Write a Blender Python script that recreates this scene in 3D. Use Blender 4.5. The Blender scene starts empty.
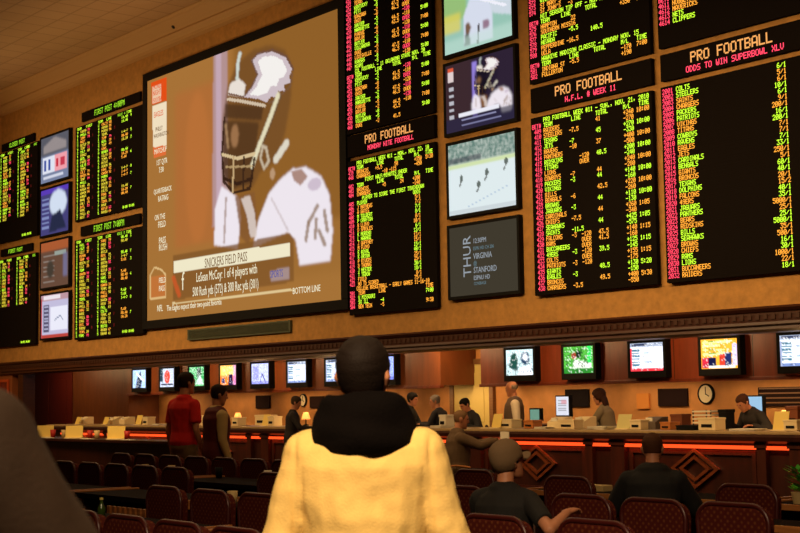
import bpy, bmesh, math, random
import numpy as np
from mathutils import Vector, Matrix, noise
R = math.radians
rnd = random.Random(7)
scene = bpy.context.scene
C = scene.collection

# ------------------------------------------------------------------ camera
CAM_Z = 1.55
yaw, pitch, roll = R(51.12), R(5.39), R(-0.93)
fw = Vector((-math.sin(yaw)*math.cos(pitch), math.cos(yaw)*math.cos(pitch), math.sin(pitch)))
rt0 = Vector((math.cos(yaw), math.sin(yaw), 0)); up0 = rt0.cross(fw)
rt = rt0*math.cos(roll)+up0*math.sin(roll); up = up0*math.cos(roll)-rt0*math.sin(roll)
cam = bpy.data.cameras.new('camera'); co = bpy.data.objects.new('camera', cam); C.objects.link(co)
m = Matrix.Identity(4)
for i in range(3):
    m[i][0] = rt[i]; m[i][1] = up[i]; m[i][2] = -fw[i]
m[0][3], m[1][3], m[2][3] = 0, 0, CAM_Z
co.matrix_world = m
cam.sensor_width = 36; cam.lens = 1400/800*36; cam.clip_start = .05; cam.clip_end = 200
cam.dof.use_dof = True; cam.dof.focus_distance = 15.0; cam.dof.aperture_fstop = 8.0
scene.camera = co

# ------------------------------------------------------------------ world, light, exposure
W = bpy.data.worlds.new('world'); scene.world = W; W.use_nodes = True
bg = W.node_tree.nodes['Background']; bg.inputs[0].default_value = (1, .62, .33, 1); bg.inputs[1].default_value = .03
scene.view_settings.view_transform = 'Standard'; scene.view_settings.look = 'None'
scene.view_settings.gamma = 1; scene.view_settings.exposure = 0.0; scene.view_settings.use_curve_mapping = False

def area(name, loc, target, sx, sy, power, col, spread=180):
    l = bpy.data.lights.new(name, 'AREA'); l.shape = 'RECTANGLE'; l.size = sx; l.size_y = sy
    l.energy = power; l.color = col; l.spread = R(spread)
    o = bpy.data.objects.new(name, l); C.objects.link(o); o.location = loc
    o.rotation_euler = (Vector(target)-Vector(loc)).to_track_quat('-Z', 'Y').to_euler()
    return o
WARM = (1, .63, .29)
area('ceiling_light', (-8, 7, 9.4), (-8, 7.5, 0), 7, 5, 190, WARM)
area('ceiling_light', (-20, 8, 9.4), (-20, 8, 0), 8, 5, 230, WARM)
area('ceiling_light', (-30, 8, 9.4), (-30, 8, 0), 6, 5, 120, WARM)
area('wall_washer_light', (-12, 9.0, 5.8), (-12, 14.65, 2.9), 9, .8, 185, WARM, 110)
area('wall_washer_light', (-27, 8.5, 6.0), (-27, 14.65, 3.2), 12, .8, 205, WARM, 110)
area('overhead_rear_light', (-.3, -.6, 5.6), (-3.4, 2.7, 1.3), 1.2, 1.0, 74, (1, .72, .42), 60)  # unseen lamp above the camera, aimed at the yellow jacket
area('ceiling_fill', (-27, 12.6, 7.2), (-27, 13.6, 9.6), 14, .5, 70, WARM)  # added uplight that brightens the ceiling and crown, no fixture here
area('ledge_fill', (-18.0, 8.2, 2.4), (-18.6, 9.4, 1.1), 4, .2, 16, WARM, 90)  # fill added above the ledge to brighten its card holders
area('alcove_fill', (-33.5, 15.4, 2.5), (-33.5, 16.6, 1.4), 3, .4, 22, WARM)  # added fill that keeps the left alcove from going black

# ------------------------------------------------------------------ materials
def lin(c):
    return tuple(((v/255)/12.92 if v/255 <= .04045 else (((v/255)+.055)/1.055)**2.4) for v in c)
MATS = {}
def mat(name, col, rough=.6, metal=0, emit=None, es=1.0, var=0, vscale=8, bump=0, bscale=40, spec=.5, stretch=None, trans=0, sheen=0):
    if name in MATS: return MATS[name]
    M = bpy.data.materials.new(name); M.use_nodes = True; nt = M.node_tree
    b = nt.nodes['Principled BSDF']; c = lin(col)
    b.inputs['Base Color'].default_value = (*c, 1); b.inputs['Roughness'].default_value = rough
    b.inputs['Metallic'].default_value = metal; b.inputs['Specular IOR Level'].default_value = spec
    b.inputs['Transmission Weight'].default_value = trans
    if sheen: b.inputs['Sheen Weight'].default_value = sheen
    if emit:
        b.inputs['Emission Color'].default_value = (*lin(emit), 1); b.inputs['Emission Strength'].default_value = es
    if var or bump:
        tc = nt.nodes.new('ShaderNodeTexCoord'); mp = nt.nodes.new('ShaderNodeMapping')
        nt.links.new(tc.outputs['Object'], mp.inputs[0])
        if stretch: mp.inputs['Scale'].default_value = stretch
    if var:
        n = nt.nodes.new('ShaderNodeTexNoise'); n.inputs['Scale'].default_value = vscale; n.inputs['Detail'].default_value = 5
        nt.links.new(mp.outputs[0], n.inputs['Vector'])
        r = nt.nodes.new('ShaderNodeValToRGB'); e = r.color_ramp.elements
        e[0].position = .3; e[1].position = .72
        e[0].color = (*[v*(1-var) for v in c], 1); e[1].color = (*[min(1, v*(1+var)) for v in c], 1)
        nt.links.new(n.outputs[0], r.inputs[0]); nt.links.new(r.outputs[0], b.inputs['Base Color'])
    if bump:
        n2 = nt.nodes.new('ShaderNodeTexNoise'); n2.inputs['Scale'].default_value = bscale; n2.inputs['Detail'].default_value = 4
        nt.links.new(mp.outputs[0], n2.inputs['Vector'])
        bp = nt.nodes.new('ShaderNodeBump'); bp.inputs['Strength'].default_value = bump; bp.inputs['Distance'].default_value = .02
        nt.links.new(n2.outputs[0], bp.inputs['Height']); nt.links.new(bp.outputs[0], b.inputs['Normal'])
    MATS[name] = M
    return M
def wood(name, dark, light, sx=1, sy=1, sz=12, rough=.4):
    if name in MATS: return MATS[name]
    M = bpy.data.materials.new(name); M.use_nodes = True; nt = M.node_tree; b = nt.nodes['Principled BSDF']
    tc = nt.nodes.new('ShaderNodeTexCoord'); mp = nt.nodes.new('ShaderNodeMapping'); mp.inputs['Scale'].default_value = (sx, sy, sz)
    n = nt.nodes.new('ShaderNodeTexNoise'); n.inputs['Scale'].default_value = 3; n.inputs['Detail'].default_value = 6; n.inputs['Distortion'].default_value = .6
    r = nt.nodes.new('ShaderNodeValToRGB'); e = r.color_ramp.elements
    e[0].position = .3; e[1].position = .7; e[0].color = (*lin(dark), 1); e[1].color = (*lin(light), 1)
    nt.links.new(tc.outputs['Object'], mp.inputs[0]); nt.links.new(mp.outputs[0], n.inputs['Vector'])
    nt.links.new(n.outputs[0], r.inputs[0]); nt.links.new(r.outputs[0], b.inputs['Base Color'])
    b.inputs['Roughness'].default_value = rough
    MATS[name] = M; return M
def emis(name, col, s=1.0):
    if name in MATS: return MATS[name]
    M = bpy.data.materials.new(name); M.use_nodes = True; nt = M.node_tree; nt.nodes.clear()
    o = nt.nodes.new('ShaderNodeOutputMaterial'); e = nt.nodes.new('ShaderNodeEmission')
    e.inputs[0].default_value = (*lin(col), 1); e.inputs[1].default_value = s
    nt.links.new(e.outputs[0], o.inputs[0]); MATS[name] = M; return M
def screen_mat():
    if 'screen' in MATS: return MATS['screen']
    M = bpy.data.materials.new('screen_picture'); M.use_nodes = True; nt = M.node_tree; nt.nodes.clear()
    o = nt.nodes.new('ShaderNodeOutputMaterial'); e = nt.nodes.new('ShaderNodeEmission'); a = nt.nodes.new('ShaderNodeAttribute')
    a.attribute_name = 'Col'; nt.links.new(a.outputs['Color'], e.inputs[0]); nt.links.new(e.outputs[0], o.inputs[0])
    MATS['screen'] = M; return M
def carpet_mat():
    M = bpy.data.materials.new('carpet'); M.use_nodes = True; nt = M.node_tree; b = nt.nodes['Principled BSDF']
    tc = nt.nodes.new('ShaderNodeTexCoord'); v = nt.nodes.new('ShaderNodeTexVoronoi'); v.inputs['Scale'].default_value = 2.2
    r = nt.nodes.new('ShaderNodeValToRGB'); e = r.color_ramp.elements
    e[0].color = (*lin((70, 24, 14)), 1); e[1].color = (*lin((28, 16, 14)), 1); e[1].position = .45
    nt.links.new(tc.outputs['Object'], v.inputs['Vector']); nt.links.new(v.outputs['Distance'], r.inputs[0]); nt.links.new(r.outputs[0], b.inputs['Base Color'])
    b.inputs['Roughness'].default_value = .95
    return M
def tile_mat():
    M = bpy.data.materials.new('ceiling_tiles'); M.use_nodes = True; nt = M.node_tree; b = nt.nodes['Principled BSDF']
    tc = nt.nodes.new('ShaderNodeTexCoord'); k = nt.nodes.new('ShaderNodeTexBrick')
    k.offset = 0; k.inputs['Color1'].default_value = (*lin((186, 150, 104)), 1); k.inputs['Color2'].default_value = (*lin((180, 144, 98)), 1)
    k.inputs['Mortar'].default_value = (*lin((160, 126, 82)), 1); k.inputs['Scale'].default_value = 1
    k.inputs['Brick Width'].default_value = .6; k.inputs['Row Height'].default_value = .6; k.inputs['Mortar Size'].default_value = .02
    nt.links.new(tc.outputs['Object'], k.inputs['Vector']); nt.links.new(k.outputs['Color'], b.inputs['Base Color'])
    b.inputs['Roughness'].default_value = .9
    return M
def uphol_mat():
    M = bpy.data.materials.new('patterned_upholstery'); M.use_nodes = True; nt = M.node_tree; b = nt.nodes['Principled BSDF']
    tc = nt.nodes.new('ShaderNodeTexCoord'); mp = nt.nodes.new('ShaderNodeMapping'); mp.inputs['Rotation'].default_value = (0, R(45), 0)
    v = nt.nodes.new('ShaderNodeTexVoronoi'); v.inputs['Scale'].default_value = 32; v.inputs['Randomness'].default_value = .15
    r = nt.nodes.new('ShaderNodeValToRGB'); e = r.color_ramp.elements
    e[0].color = (*lin((104, 54, 30)), 1); e[0].position = .12; e[1].color = (*lin((74, 24, 17)), 1); e[1].position = .34
    nt.links.new(tc.outputs['Object'], mp.inputs[0]); nt.links.new(mp.outputs[0], v.inputs['Vector'])
    nt.links.new(v.outputs['Distance'], r.inputs[0]); nt.links.new(r.outputs[0], b.inputs['Base Color'])
    b.inputs['Roughness'].default_value = .85
    return M

M_wall = mat('wallpaper', (184, 134, 66), .8, var=.16, vscale=9, bump=.35, bscale=14)
M_crown = mat('crown_paint', (200, 158, 100), .7)
M_dark = mat('black_plastic', (9, 9, 9), .7, spec=.2)
M_panel = mat('led_panel', (20, 15, 12), .9, spec=.1, bump=.15, bscale=3, stretch=(.2, .2, 40))
M_corn = wood('cornice_wood', (50, 22, 11), (72, 34, 17), .3, 1, 8)
M_mahog = wood('mahogany', (92, 34, 16), (124, 52, 24), 3, 1, .5)
M_darkwood = wood('dark_counter_wood', (42, 17, 10), (62, 26, 15), 3, 1, .5)
M_tanwood = wood('tan_wood_trim', (150, 92, 46), (186, 122, 66), 1, 1, 8)
M_cream = mat('cream_laminate', (236, 216, 166), .6)
M_paper = mat('white_paper', (232, 224, 200), .7)
M_card = mat('yellow_card', (244, 214, 110), .6)
M_skin = mat('skin', (198, 132, 96), .55, var=.08, vscale=20)
M_upl = uphol_mat(); M_upl.node_tree.nodes['Principled BSDF'].inputs['Specular IOR Level'].default_value = .1
M_rim = mat('maroon_rim', (66, 17, 14), .4)
M_metal = mat('dark_metal', (40, 34, 30), .35, .8)

# ------------------------------------------------------------------ mesh builder
class MB:
    def __init__(s): s.v = []; s.f = []
    def quad(s, a, b, c, d):
        n = len(s.v); s.v += [a, b, c, d]; s.f.append((n, n+1, n+2, n+3)); return s
    def box(s, x0, x1, y0, y1, z0, z1, bev=0):
        n = len(s.v)
        for z in (z0, z1):
            for x, y in ((x0, y0), (x1, y0), (x1, y1), (x0, y1)): s.v.append((x, y, z))
        for q in ((0, 3, 2, 1), (4, 5, 6, 7), (0, 1, 5, 4), (1, 2, 6, 5), (2, 3, 7, 6), (3, 0, 4, 7)): s.f.append(tuple(n+i for i in q))
        return s
    def rings(s, rs, cap=True):
        n0 = len(s.v); k = len(rs[0])
        for r in rs: s.v += [tuple(p) for p in r]
        for i in range(len(rs)-1):
            for j in range(k):
                a = n0+i*k+j; b = n0+i*k+(j+1) % k
                s.f.append((a, b, b+k, a+k))
        if cap:
            s.f.append(tuple(n0+j for j in reversed(range(k)))); s.f.append(tuple(n0+(len(rs)-1)*k+j for j in range(k)))
        return s
    def tube(s, pts, rad, n=10, side=None, round_ends=True):
        """rad: list of r or (a,b): a along the side vector, b across it"""
        pts = [Vector(p) for p in pts]
        if not isinstance(rad, (list, tuple)): rad = [rad]*len(pts)
        rad = [(r, r) if not isinstance(r, (list, tuple)) else r for r in rad]
        P = []; Q = []; D = []
        for i, p in enumerate(pts):
            if i == 0: d = pts[1]-pts[0]
            elif i == len(pts)-1: d = pts[-1]-pts[-2]
            else: d = (pts[i+1]-p).normalized()+(p-pts[i-1]).normalized()
            D.append(d.normalized() if d.length > 1e-9 else Vector((0, 0, 1)))
        if round_ends:
            def capr(p, d, r, sgn):
                m = min(r); o = []
                for t in ((.93, .38), (.7, .71), (.3, .95)):
                    o.append((p+d*sgn*m*t[1]*.8, (r[0]*t[0], r[1]*t[0])))
                return o
            c0 = capr(pts[0], D[0], rad[0], -1)[::-1]; c1 = capr(pts[-1], D[-1], rad[-1], 1)
            allp = [(p, r, D[0]) for p, r in c0]+[(p, r, d) for p, r, d in zip(pts, rad, D)]+[(p, r, D[-1]) for p, r in c1]
        else: allp = [(p, r, d) for p, r, d in zip(pts, rad, D)]
        sd = Vector(side) if side else None
        rs = []; last = None
        for p, r, d in allp:
            u = sd if sd else (last if last else (Vector((1, 0, 0)) if abs(d.x) < .8 else Vector((0, 1, 0))))
            u = (u-d*u.dot(d)); u.normalize(); w = d.cross(u); last = u
            rs.append([p+u*r[0]*math.cos(2*math.pi*j/n)+w*r[1]*math.sin(2*math.pi*j/n) for j in range(n)])
        return s.rings(rs)
    def ell(s, c, rx, ry, rz, n=14, m=9):
        rs = []
        for i in range(m):
            a = -math.pi/2+math.pi*(i+.5)/m
            rs.append([(c[0]+rx*math.cos(a)*math.cos(2*math.pi*j/n), c[1]+ry*math.cos(a)*math.sin(2*math.pi*j/n), c[2]+rz*math.sin(a)) for j in range(n)])
        return s.rings(rs)
    def lathe(s, prof, n=16, c=(0, 0, 0)):
        return s.rings([[(c[0]+r*math.cos(2*math.pi*j/n), c[1]+r*math.sin(2*math.pi*j/n), c[2]+z) for j in range(n)] for r, z in prof])
    def prism_x(s, prof, x0, x1):
        """prof: (y,z) outline, extruded along X"""
        k = len(prof); n = len(s.v)
        s.v += [(x0, y, z) for y, z in prof]+[(x1, y, z) for y, z in prof]
        for j in range(k): s.f.append((n+j, n+(j+1) % k, n+k+(j+1) % k, n+k+j))
        s.f.append(tuple(n+j for j in range(k))[::-1]); s.f.append(tuple(n+k+j for j in range(k)))
        return s
    def prism_y(s, prof, y0, y1):
        """prof: (x,z) outline, extruded along Y"""
        k = len(prof); n = len(s.v)
        s.v += [(x, y0, z) for x, z in prof]+[(x, y1, z) for x, z in prof]
        for j in range(k): s.f.append((n+j, n+(j+1) % k, n+k+(j+1) % k, n+k+j))
        s.f.append(tuple(n+j for j in range(k))[::-1]); s.f.append(tuple(n+k+j for j in range(k)))
        return s
    def xf(s, M, i0=0):
        for i in range(i0, len(s.v)): s.v[i] = tuple(M @ Vector(s.v[i]))
        return s
    def mesh(s, name):
        me = bpy.data.meshes.new(name); me.from_pydata([tuple(p) for p in s.v], [], s.f); me.validate()
        bm = bmesh.new(); bm.from_mesh(me); bmesh.ops.recalc_face_normals(bm, faces=bm.faces); bm.to_mesh(me); bm.free()
        return me
    def build(s, name, m, parent=None, loc=(0, 0, 0), bev=0, smooth=False):
        me = s.mesh(name)
        if bev:
            bm = bmesh.new(); bm.from_mesh(me)
            bmesh.ops.bevel(bm, geom=[e for e in bm.edges if len(e.link_faces) == 2 and e.calc_face_angle(0) > .5], offset=bev, segments=2, affect='EDGES', profile=.6)
            bm.to_mesh(me); bm.free()
        o = bpy.data.objects.new(name, me); C.objects.link(o); o.location = loc
        if m: me.materials.append(m)
        if smooth:
            for p in me.polygons: p.use_smooth = True
        if parent: o.parent = parent
        return o

def tag(o, label=None, cat=None, group=None, kind=None):
    if label: o['label'] = label
    if cat: o['category'] = cat
    if group: o['group'] = group
    if kind: o['kind'] = kind
    return o
def thing(name, label, cat, loc=(0, 0, 0), rz=0, group=None):
    o = bpy.data.objects.new(name, None); C.objects.link(o); o.location = loc; o.rotation_euler = (0, 0, rz)
    return tag(o, label, cat, group)
def struct(o): o['kind'] = 'structure'; return o
def dup(root, loc, rz, label, group=None):
    r = root.copy(); C.objects.link(r); r.location = loc; r.rotation_euler = (0, 0, rz); r['label'] = label
    if group: r['group'] = group
    for ch in list(root.children):
        c = ch.copy(); C.objects.link(c); c.parent = r
        for g in list(ch.children):
            d = g.copy(); C.objects.link(d); d.parent = c
    return r

def text_part(name, body, m, parent, x, z, y, size, sx=1.0, align='LEFT', rot=0, shear=0):
    """raised flat lettering on a plane that faces -Y"""
    cu = bpy.data.curves.new('text', 'FONT'); cu.body = body; cu.size = size; cu.align_x = align; cu.extrude = .001; cu.resolution_u = 2; cu.shear = shear
    o = bpy.data.objects.new('t', cu); C.objects.link(o)
    me = bpy.data.meshes.new_from_object(o.evaluated_get(bpy.context.evaluated_depsgraph_get()))
    C.objects.unlink(o); bpy.data.objects.remove(o)
    T = Matrix.Translation((x, y, z)) @ Matrix.Rotation(R(90), 4, 'X') @ Matrix.Rotation(rot, 4, 'Z') @ Matrix.Diagonal((sx, 1, 1, 1))
    me.transform(T); me.materials.clear(); me.materials.append(m)
    r = bpy.data.objects.new(name, me); C.objects.link(r); r.parent = parent
    return r

# ------------------------------------------------------------------ structure
WY = 14.65           # front plane of the boards
MY = 14.71           # face of the display wall
struct(MB().box(-40, 4, -7, 18, -.1, 0).build('floor', carpet_mat()))
struct(MB().box(-40, 4, -7, 14.32, 9.62, 9.8).build('ceiling', tile_mat()))
struct(MB().box(-34.8, 4, MY, WY+.3, 2.33, 9.8).build('wall_display', M_wall))
struct(MB().box(-35.0, -34.8, -7, WY+.3, 0, 9.8).build('wall_left', M_wall))
struct(MB().box(4, 4.2, -7, 18, 0, 9.8).build('wall_right', M_wall))
struct(MB().box(-35, 4, -7.2, -7, 0, 9.8).build('wall_rear', M_wall))
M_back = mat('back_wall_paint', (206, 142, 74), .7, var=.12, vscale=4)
struct(MB().box(-40, 4, 17.4, 17.6, 0, 2.75).build('wall_back', M_back))
struct(MB().box(-40.2, -40, WY+.3, 17.6, 0, 2.75).build('wall_alcove', M_back))
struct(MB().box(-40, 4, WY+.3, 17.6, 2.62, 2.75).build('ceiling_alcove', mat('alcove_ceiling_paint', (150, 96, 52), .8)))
cp = [(MY+.01, 9.12), (WY-.05, 9.14), (WY-.06, 9.2), (WY-.1, 9.24), (WY-.14, 9.3), (WY-.13, 9.34), (WY-.2, 9.42), (WY-.32, 9.53), (WY-.34, 9.56), (WY-.38, 9.6), (WY-.38, 9.66), (WY-.3, 9.8), (MY+.01, 9.8)]
struct(MB().prism_x(cp, -34.8, 4).build('trim_1', M_crown))
cn = [(WY+.02, 2.63), (WY-.10, 2.63), (WY-.13, 2.6), (WY-.10, 2.565), (WY-.075, 2.55), (WY-.075, 2.45), (WY-.10, 2.435), (WY-.11, 2.40), (WY-.07, 2.375), (WY-.08, 2.34), (WY-.03, 2.31), (WY+.32, 2.31), (WY+.32, 2.63)]
cornice = struct(MB().prism_x(cn, -34.8, 4).build('trim_2', M_corn))
mb = MB()
x = -34.7
while x < -9.5:
    mb.box(x, x+.06, WY-.088, WY-.07, 2.465, 2.54); mb.box(x+.06, x+.12, WY-.082, WY-.07, 2.52, 2.54); x += .12
mb.build('fret_band', mat('fret_gilt', (64, 33, 16), .6), cornice)
# ceiling of the counter alcove shows a row of small downlights later

# ------------------------------------------------------------------ painted screens
class Pic:
    def __init__(s, w, h, col):
        s.w, s.h = w, h; s.a = np.zeros((h, w, 3)); s.a[:] = lin(col)
        s.v, s.u = np.meshgrid((np.arange(h)+.5)/h, (np.arange(w)+.5)/w, indexing='ij')
    def blend(s, mask, col, alpha=1):
        mk = (mask*alpha)[..., None]; s.a = s.a*(1-mk)+np.array(lin(col))*mk; return s
    def blur(s, mk, k):
        for _ in range(k):
            p = np.pad(mk, 1, mode='edge'); mk = (p[:-2, 1:-1]+p[2:, 1:-1]+p[1:-1, :-2]+p[1:-1, 2:]+2*p[1:-1, 1:-1])/6
        return mk
    def poly(s, pts, col, k=0, alpha=1):
        m = np.zeros((s.h, s.w), bool); n = len(pts)
        for i in range(n):
            (x0, y0), (x1, y1) = pts[i], pts[(i+1) % n]
            if y0 == y1: continue
            c = ((y0 > s.v) != (y1 > s.v)) & (s.u < (x1-x0)*(s.v-y0)/(y1-y0)+x0)
            m ^= c
        return s.blend(s.blur(m.astype(float), k), col, alpha)
    def rect(s, x0, y0, x1, y1, col, k=0, alpha=1): return s.poly([(x0, y0), (x1, y0), (x1, y1), (x0, y1)], col, k, alpha)
    def ell(s, cx, cy, rx, ry, col, k=0, alpha=1):
        m = (((s.u-cx)/rx)**2+((s.v-cy)/ry)**2 < 1).astype(float); return s.blend(s.blur(m, k), col, alpha)
    def line(s, pts, wd, col, k=0, alpha=1):
        asp = s.w/s.h; mk = np.zeros((s.h, s.w), bool)
        for (x0, y0), (x1, y1) in zip(pts[:-1], pts[1:]):
            dx, dy = (x1-x0)*asp, y1-y0; px, py = (s.u-x0)*asp, s.v-y0
            t = np.clip((px*dx+py*dy)/(dx*dx+dy*dy+1e-9), 0, 1)
            mk |= np.hypot(px-t*dx, py-t*dy) < wd
        return s.blend(s.blur(mk.astype(float), k), col, alpha)
    def noise(s, col, thr, seed, alpha=.6, x0=0, y0=0, x1=1, y1=1, k=0):
        g = np.random.RandomState(seed).rand(s.h, s.w) > thr
        g &= (s.u >= x0) & (s.u <= x1) & (s.v >= y0) & (s.v <= y1)
        return s.blend(s.blur(g.astype(float), k), col, alpha)
    def build(s, name, x0, x1, z0, z1, y, parent, gain=1.0):
        w, h = s.w, s.h; X = x0+(x1-x0)*np.arange(w)/(w-1); Z = z1-(z1-z0)*np.arange(h)/(h-1)
        v = [(X[i], y, Z[j]) for j in range(h) for i in range(w)]
        f = [(j*w+i, (j+1)*w+i, (j+1)*w+i+1, j*w+i+1) for j in range(h-1) for i in range(w-1)]
        me = bpy.data.meshes.new(name); me.from_pydata(v, [], f)
        at = me.color_attributes.new('Col', 'FLOAT_COLOR', 'POINT')
        c = np.ones((h, w, 4)); c[..., :3] = s.a*gain; at.data.foreach_set('color', c.reshape(-1))
        me.materials.append(screen_mat())
        o = bpy.data.objects.new(name, me); C.objects.link(o); o.parent = parent
        return o

# the giant projected picture
def uv(x, y):
    t = (x-149)/191.5
    return (t, (y-(82.5-75*t))/(239+52.2*t))
def U(*p): return [uv(*q) for q in p]
def footballer(P, q0, sw=1):
    """helmeted player looking down to the left; q0 maps drawing units to the picture"""
    def q(*p): return q0(*[(x/1.777, y/1.777+50) for x, y in p])
    dk = (112, 74, 38) if sw else (34, 26, 44); vis = (74, 48, 28) if sw else (18, 14, 22)
    P.poly(q((424, 60), (440, 20), (470, -6), (500, -14), (522, -4), (534, 30), (530, 90), (520, 150), (505, 195), (480, 215), (465, 245), (430, 250), (414, 225), (414, 120)), dk, 5, .75)
    P.poly(q((420, 92), (486, 98), (482, 122), (418, 118)), vis, 2, .8); P.poly(q((416, 122), (478, 126), (466, 235), (430, 245), (414, 215)), vis, 3, .75)
    P.ell(*q((436, 150))[0], .02, .045, (176, 128, 86), 3, .7)
    W = (238, 230, 238)
    P.poly(q((398, 345), (400, 280), (412, 240), (430, 252), (444, 262), (446, 300), (440, 352)), W, 2); P.poly(q((436, 258), (470, 250), (474, 300), (458, 345), (446, 330)), (134, 88, 46), 2, .9)
    P.poly(q((466, 350), (476, 300), (494, 252), (512, 228), (532, 210), (552, 206), (576, 224), (588, 258), (592, 320), (588, 374), (542, 380), (536, 336), (524, 322)), W, 2)
    P.poly(q((446, 262), (462, 256), (470, 288), (474, 330), (462, 330), (456, 290)), (222, 208, 200), 1, .8); P.line(q((420, 262), (416, 340)), .006, (150, 116, 96), 1, .7)
    P.poly(q((530, 214), (546, 210), (556, 224), (544, 240), (534, 230)), (150, 96, 62), 1, .8); P.line(q((498, 262), (524, 318)), .004, (196, 180, 180), 1, .7)
    for a_, b_ in (((570, 276), (556, 306)), ((556, 306), (552, 336)), ((568, 300), (566, 332)), ((580, 286), (584, 320)), ((572, 320), (580, 344))): P.line(q(a_, b_), .008, (150, 122, 100), 1, .85)
    P.ell(*q((566, 238))[0], .03, .022, (206, 190, 206), 1)
    # winged crest
    P.poly(q((452, 80), (466, 62), (476, 40), (466, 14), (478, 2), (500, -2), (522, 8), (533, 32), (528, 44), (531, 56), (520, 58), (521, 70), (510, 70), (508, 82), (498, 80), (492, 90), (478, 84)), (206, 190, 196), 0)
    P.poly(q((462, 76), (474, 62), (484, 40), (477, 16), (486, 8), (502, 6), (517, 14), (525, 32), (520, 44), (512, 48), (508, 60), (498, 62), (492, 74), (478, 78)), (244, 240, 236), 0)
    P.line(q((452, 80), (466, 62), (476, 40), (466, 14), (478, 1), (502, -4), (524, 8), (535, 32)), .0045, (110, 76, 60), 0, .8)
    P.line(q((533, 40), (530, 62), (520, 72), (508, 84), (494, 92)), .004, (120, 86, 64), 0, .7)
    P.poly(q((424, 76), (428, 56), (444, 46), (456, 58), (452, 80)), (232, 222, 212), 1); P.line(q((441, 46), (442, 20), (446, 2)), .009, (206, 214, 206), 1)
    P.line(q((424, 84), (452, 88), (488, 96)), .006, (224, 206, 180), 0, .8); P.line(q((426, 74), (452, 80)), .003, (120, 86, 70), 0)
    # chin strap and face guard
    P.line(q((510, 78), (496, 120), (478, 168), (466, 204)), .011, (226, 218, 184), 1); P.line(q((515, 80), (500, 124), (482, 172)), .0035, (110, 78, 48), 0)
    P.line(q((418, 118), (413, 180), (416, 232), (434, 252), (462, 244), (470, 190)), .006, (56, 34, 22), 0, .95)
    P.line(q((414, 184), (440, 190), (470, 182)), .006, (214, 190, 146), 0); P.line(q((416, 226), (440, 236), (466, 226)), .006, (56, 34, 22), 0)
    P.line(q((434, 188), (432, 250)), .005, (196, 166, 120), 0); P.line(q((452, 188), (450, 248)), .005, (60, 38, 24), 0); P.line(q((420, 206), (466, 204)), .004, (190, 160, 112), 0, .8)
    P.line(q((484, 168), (480, 190), (486, 208), (494, 196), (490, 172), (484, 168)), .006, (206, 190, 164), 1, .9); P.line(q((506, 192), (523, 164)), .015, (222, 214, 196), 1); P.ell(*q((500, 218))[0], .012, .02, (186, 150, 116), 1)
    P.line(q((420, 130), (424, 170)), .006, (190, 150, 106), 2, .7)
    return P
P = Pic(240, 210, (170, 116, 56))
P.rect(.5, 0, 1.01, .9, (142, 94, 38), 30, .85); P.rect(.17, .1, .40, .75, (182, 108, 54), 25, .7)
P.ell(.30, .42, .07, .3, (196, 118, 58), 20, .5); P.rect(0, .72, 1, 1, (168, 116, 56), 14, .7)
P.poly(U((224, 44), (238, 40), (238, 222), (222, 226)), (184, 152, 156), 2, .85); P.poly(U((226, 44), (232, 42), (232, 210), (226, 212)), (206, 178, 196), 2, .7)
P.a = P.a*.96
footballer(P, U)
P.poly(U((154, 84), (172, 77), (172, 101), (155, 106)), (226, 78, 22), 0)
P.poly(U((155, 88), (166, 84), (166, 102), (155, 105)), (238, 214, 180), 0, .8)
P.poly(U((155.5, 108), (172, 101), (172, 146), (156, 149)), (240, 222, 190), 0)
P.poly(U((156, 149), (171, 146), (171, 156), (157, 160)), (224, 110, 56), 0)
P.poly(U((179, 256), (296, 232.5), (300, 238), (300, 280), (179, 300)), (132, 88, 42), 1, .9)
P.poly(U((180, 261), (297, 241), (297, 255), (180, 273)), (240, 232, 200), 0)
P.poly(U((278, 269), (296, 266), (296, 277), (279, 280)), (172, 150, 150), 1, .8)
P.line(U((179, 303), (300, 288)), .004, (236, 214, 160), 0, .8)
P.poly(U((153, 278), (171, 274), (171, 296), (153, 300)), (200, 116, 56), 1, .8)
P.line(U((153, 299), (153, 276), (158, 268), (166, 270), (171, 275), (171, 297), (153, 299)), .004, (226, 190, 130), 0, .9)
P.line(U((180, 278), (186, 294)), .012, (206, 88, 40), 1, .8)
big = thing('projection_screen', 'giant black-framed projection screen showing a helmeted football player', 'screen', (0, MY, 3.1))
fr = MB()
x0, x1, z0, z1 = -26.83, -19.78, 3.30-3.1, 8.54-3.1
fr.box(x0-.17, x1+.2, -.11, 0, z0-.18, z0); fr.box(x0-.17, x1+.2, -.11, 0, z1, z1+.18); fr.box(x0-.17, x0, -.11, 0, z0, z1); fr.box(x1, x1+.2, -.11, 0, z0, z1)
fr.build('frame', M_dark, big, bev=.01)
pic = P.build('picture', x0, x1, z0, z1, -.08, big)
M_tw = emis('screen_white', (246, 238, 205), 1.0); M_tb = emis('screen_brown', (120, 84, 48), 1.0); M_to = emis('screen_orange', (226, 84, 34), 1); M_tblue = emis('screen_blue', (84, 86, 160), 1)
bw, bh = x1-x0, z1-z0
def bt(s, px, py, size, m=M_tw, sx=.62, rot=0, nm='caption_lettering'):
    u, v = uv(px, py); text_part(nm, s, m, pic, x0+u*bw, z1-v*bh, -.086, size, sx, rot=rot)
bt('SNICKERS FIELD PASS', 214, 267.2, .27, M_tb, .62)
bt('LeSean McCoy: 1 of 4 players with', 205, 281.5, .27, M_tw, .60)
bt('500 Rush yds (572) & 300 Rec yds (301)', 201, 296, .27, M_tw, .56)
bt('f', 189, 290, .55, M_tw, .7); bt('SPORTS', 279, 277, .2, M_tblue, .62)
bt('BOTTOM LINE', 299, 293, .17, M_tw, .8); bt('NFL', 161, 312, .2, M_tw, .7); bt('The Eagles expect their two-point favorite', 172, 311, .17, M_tw, .75)
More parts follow.
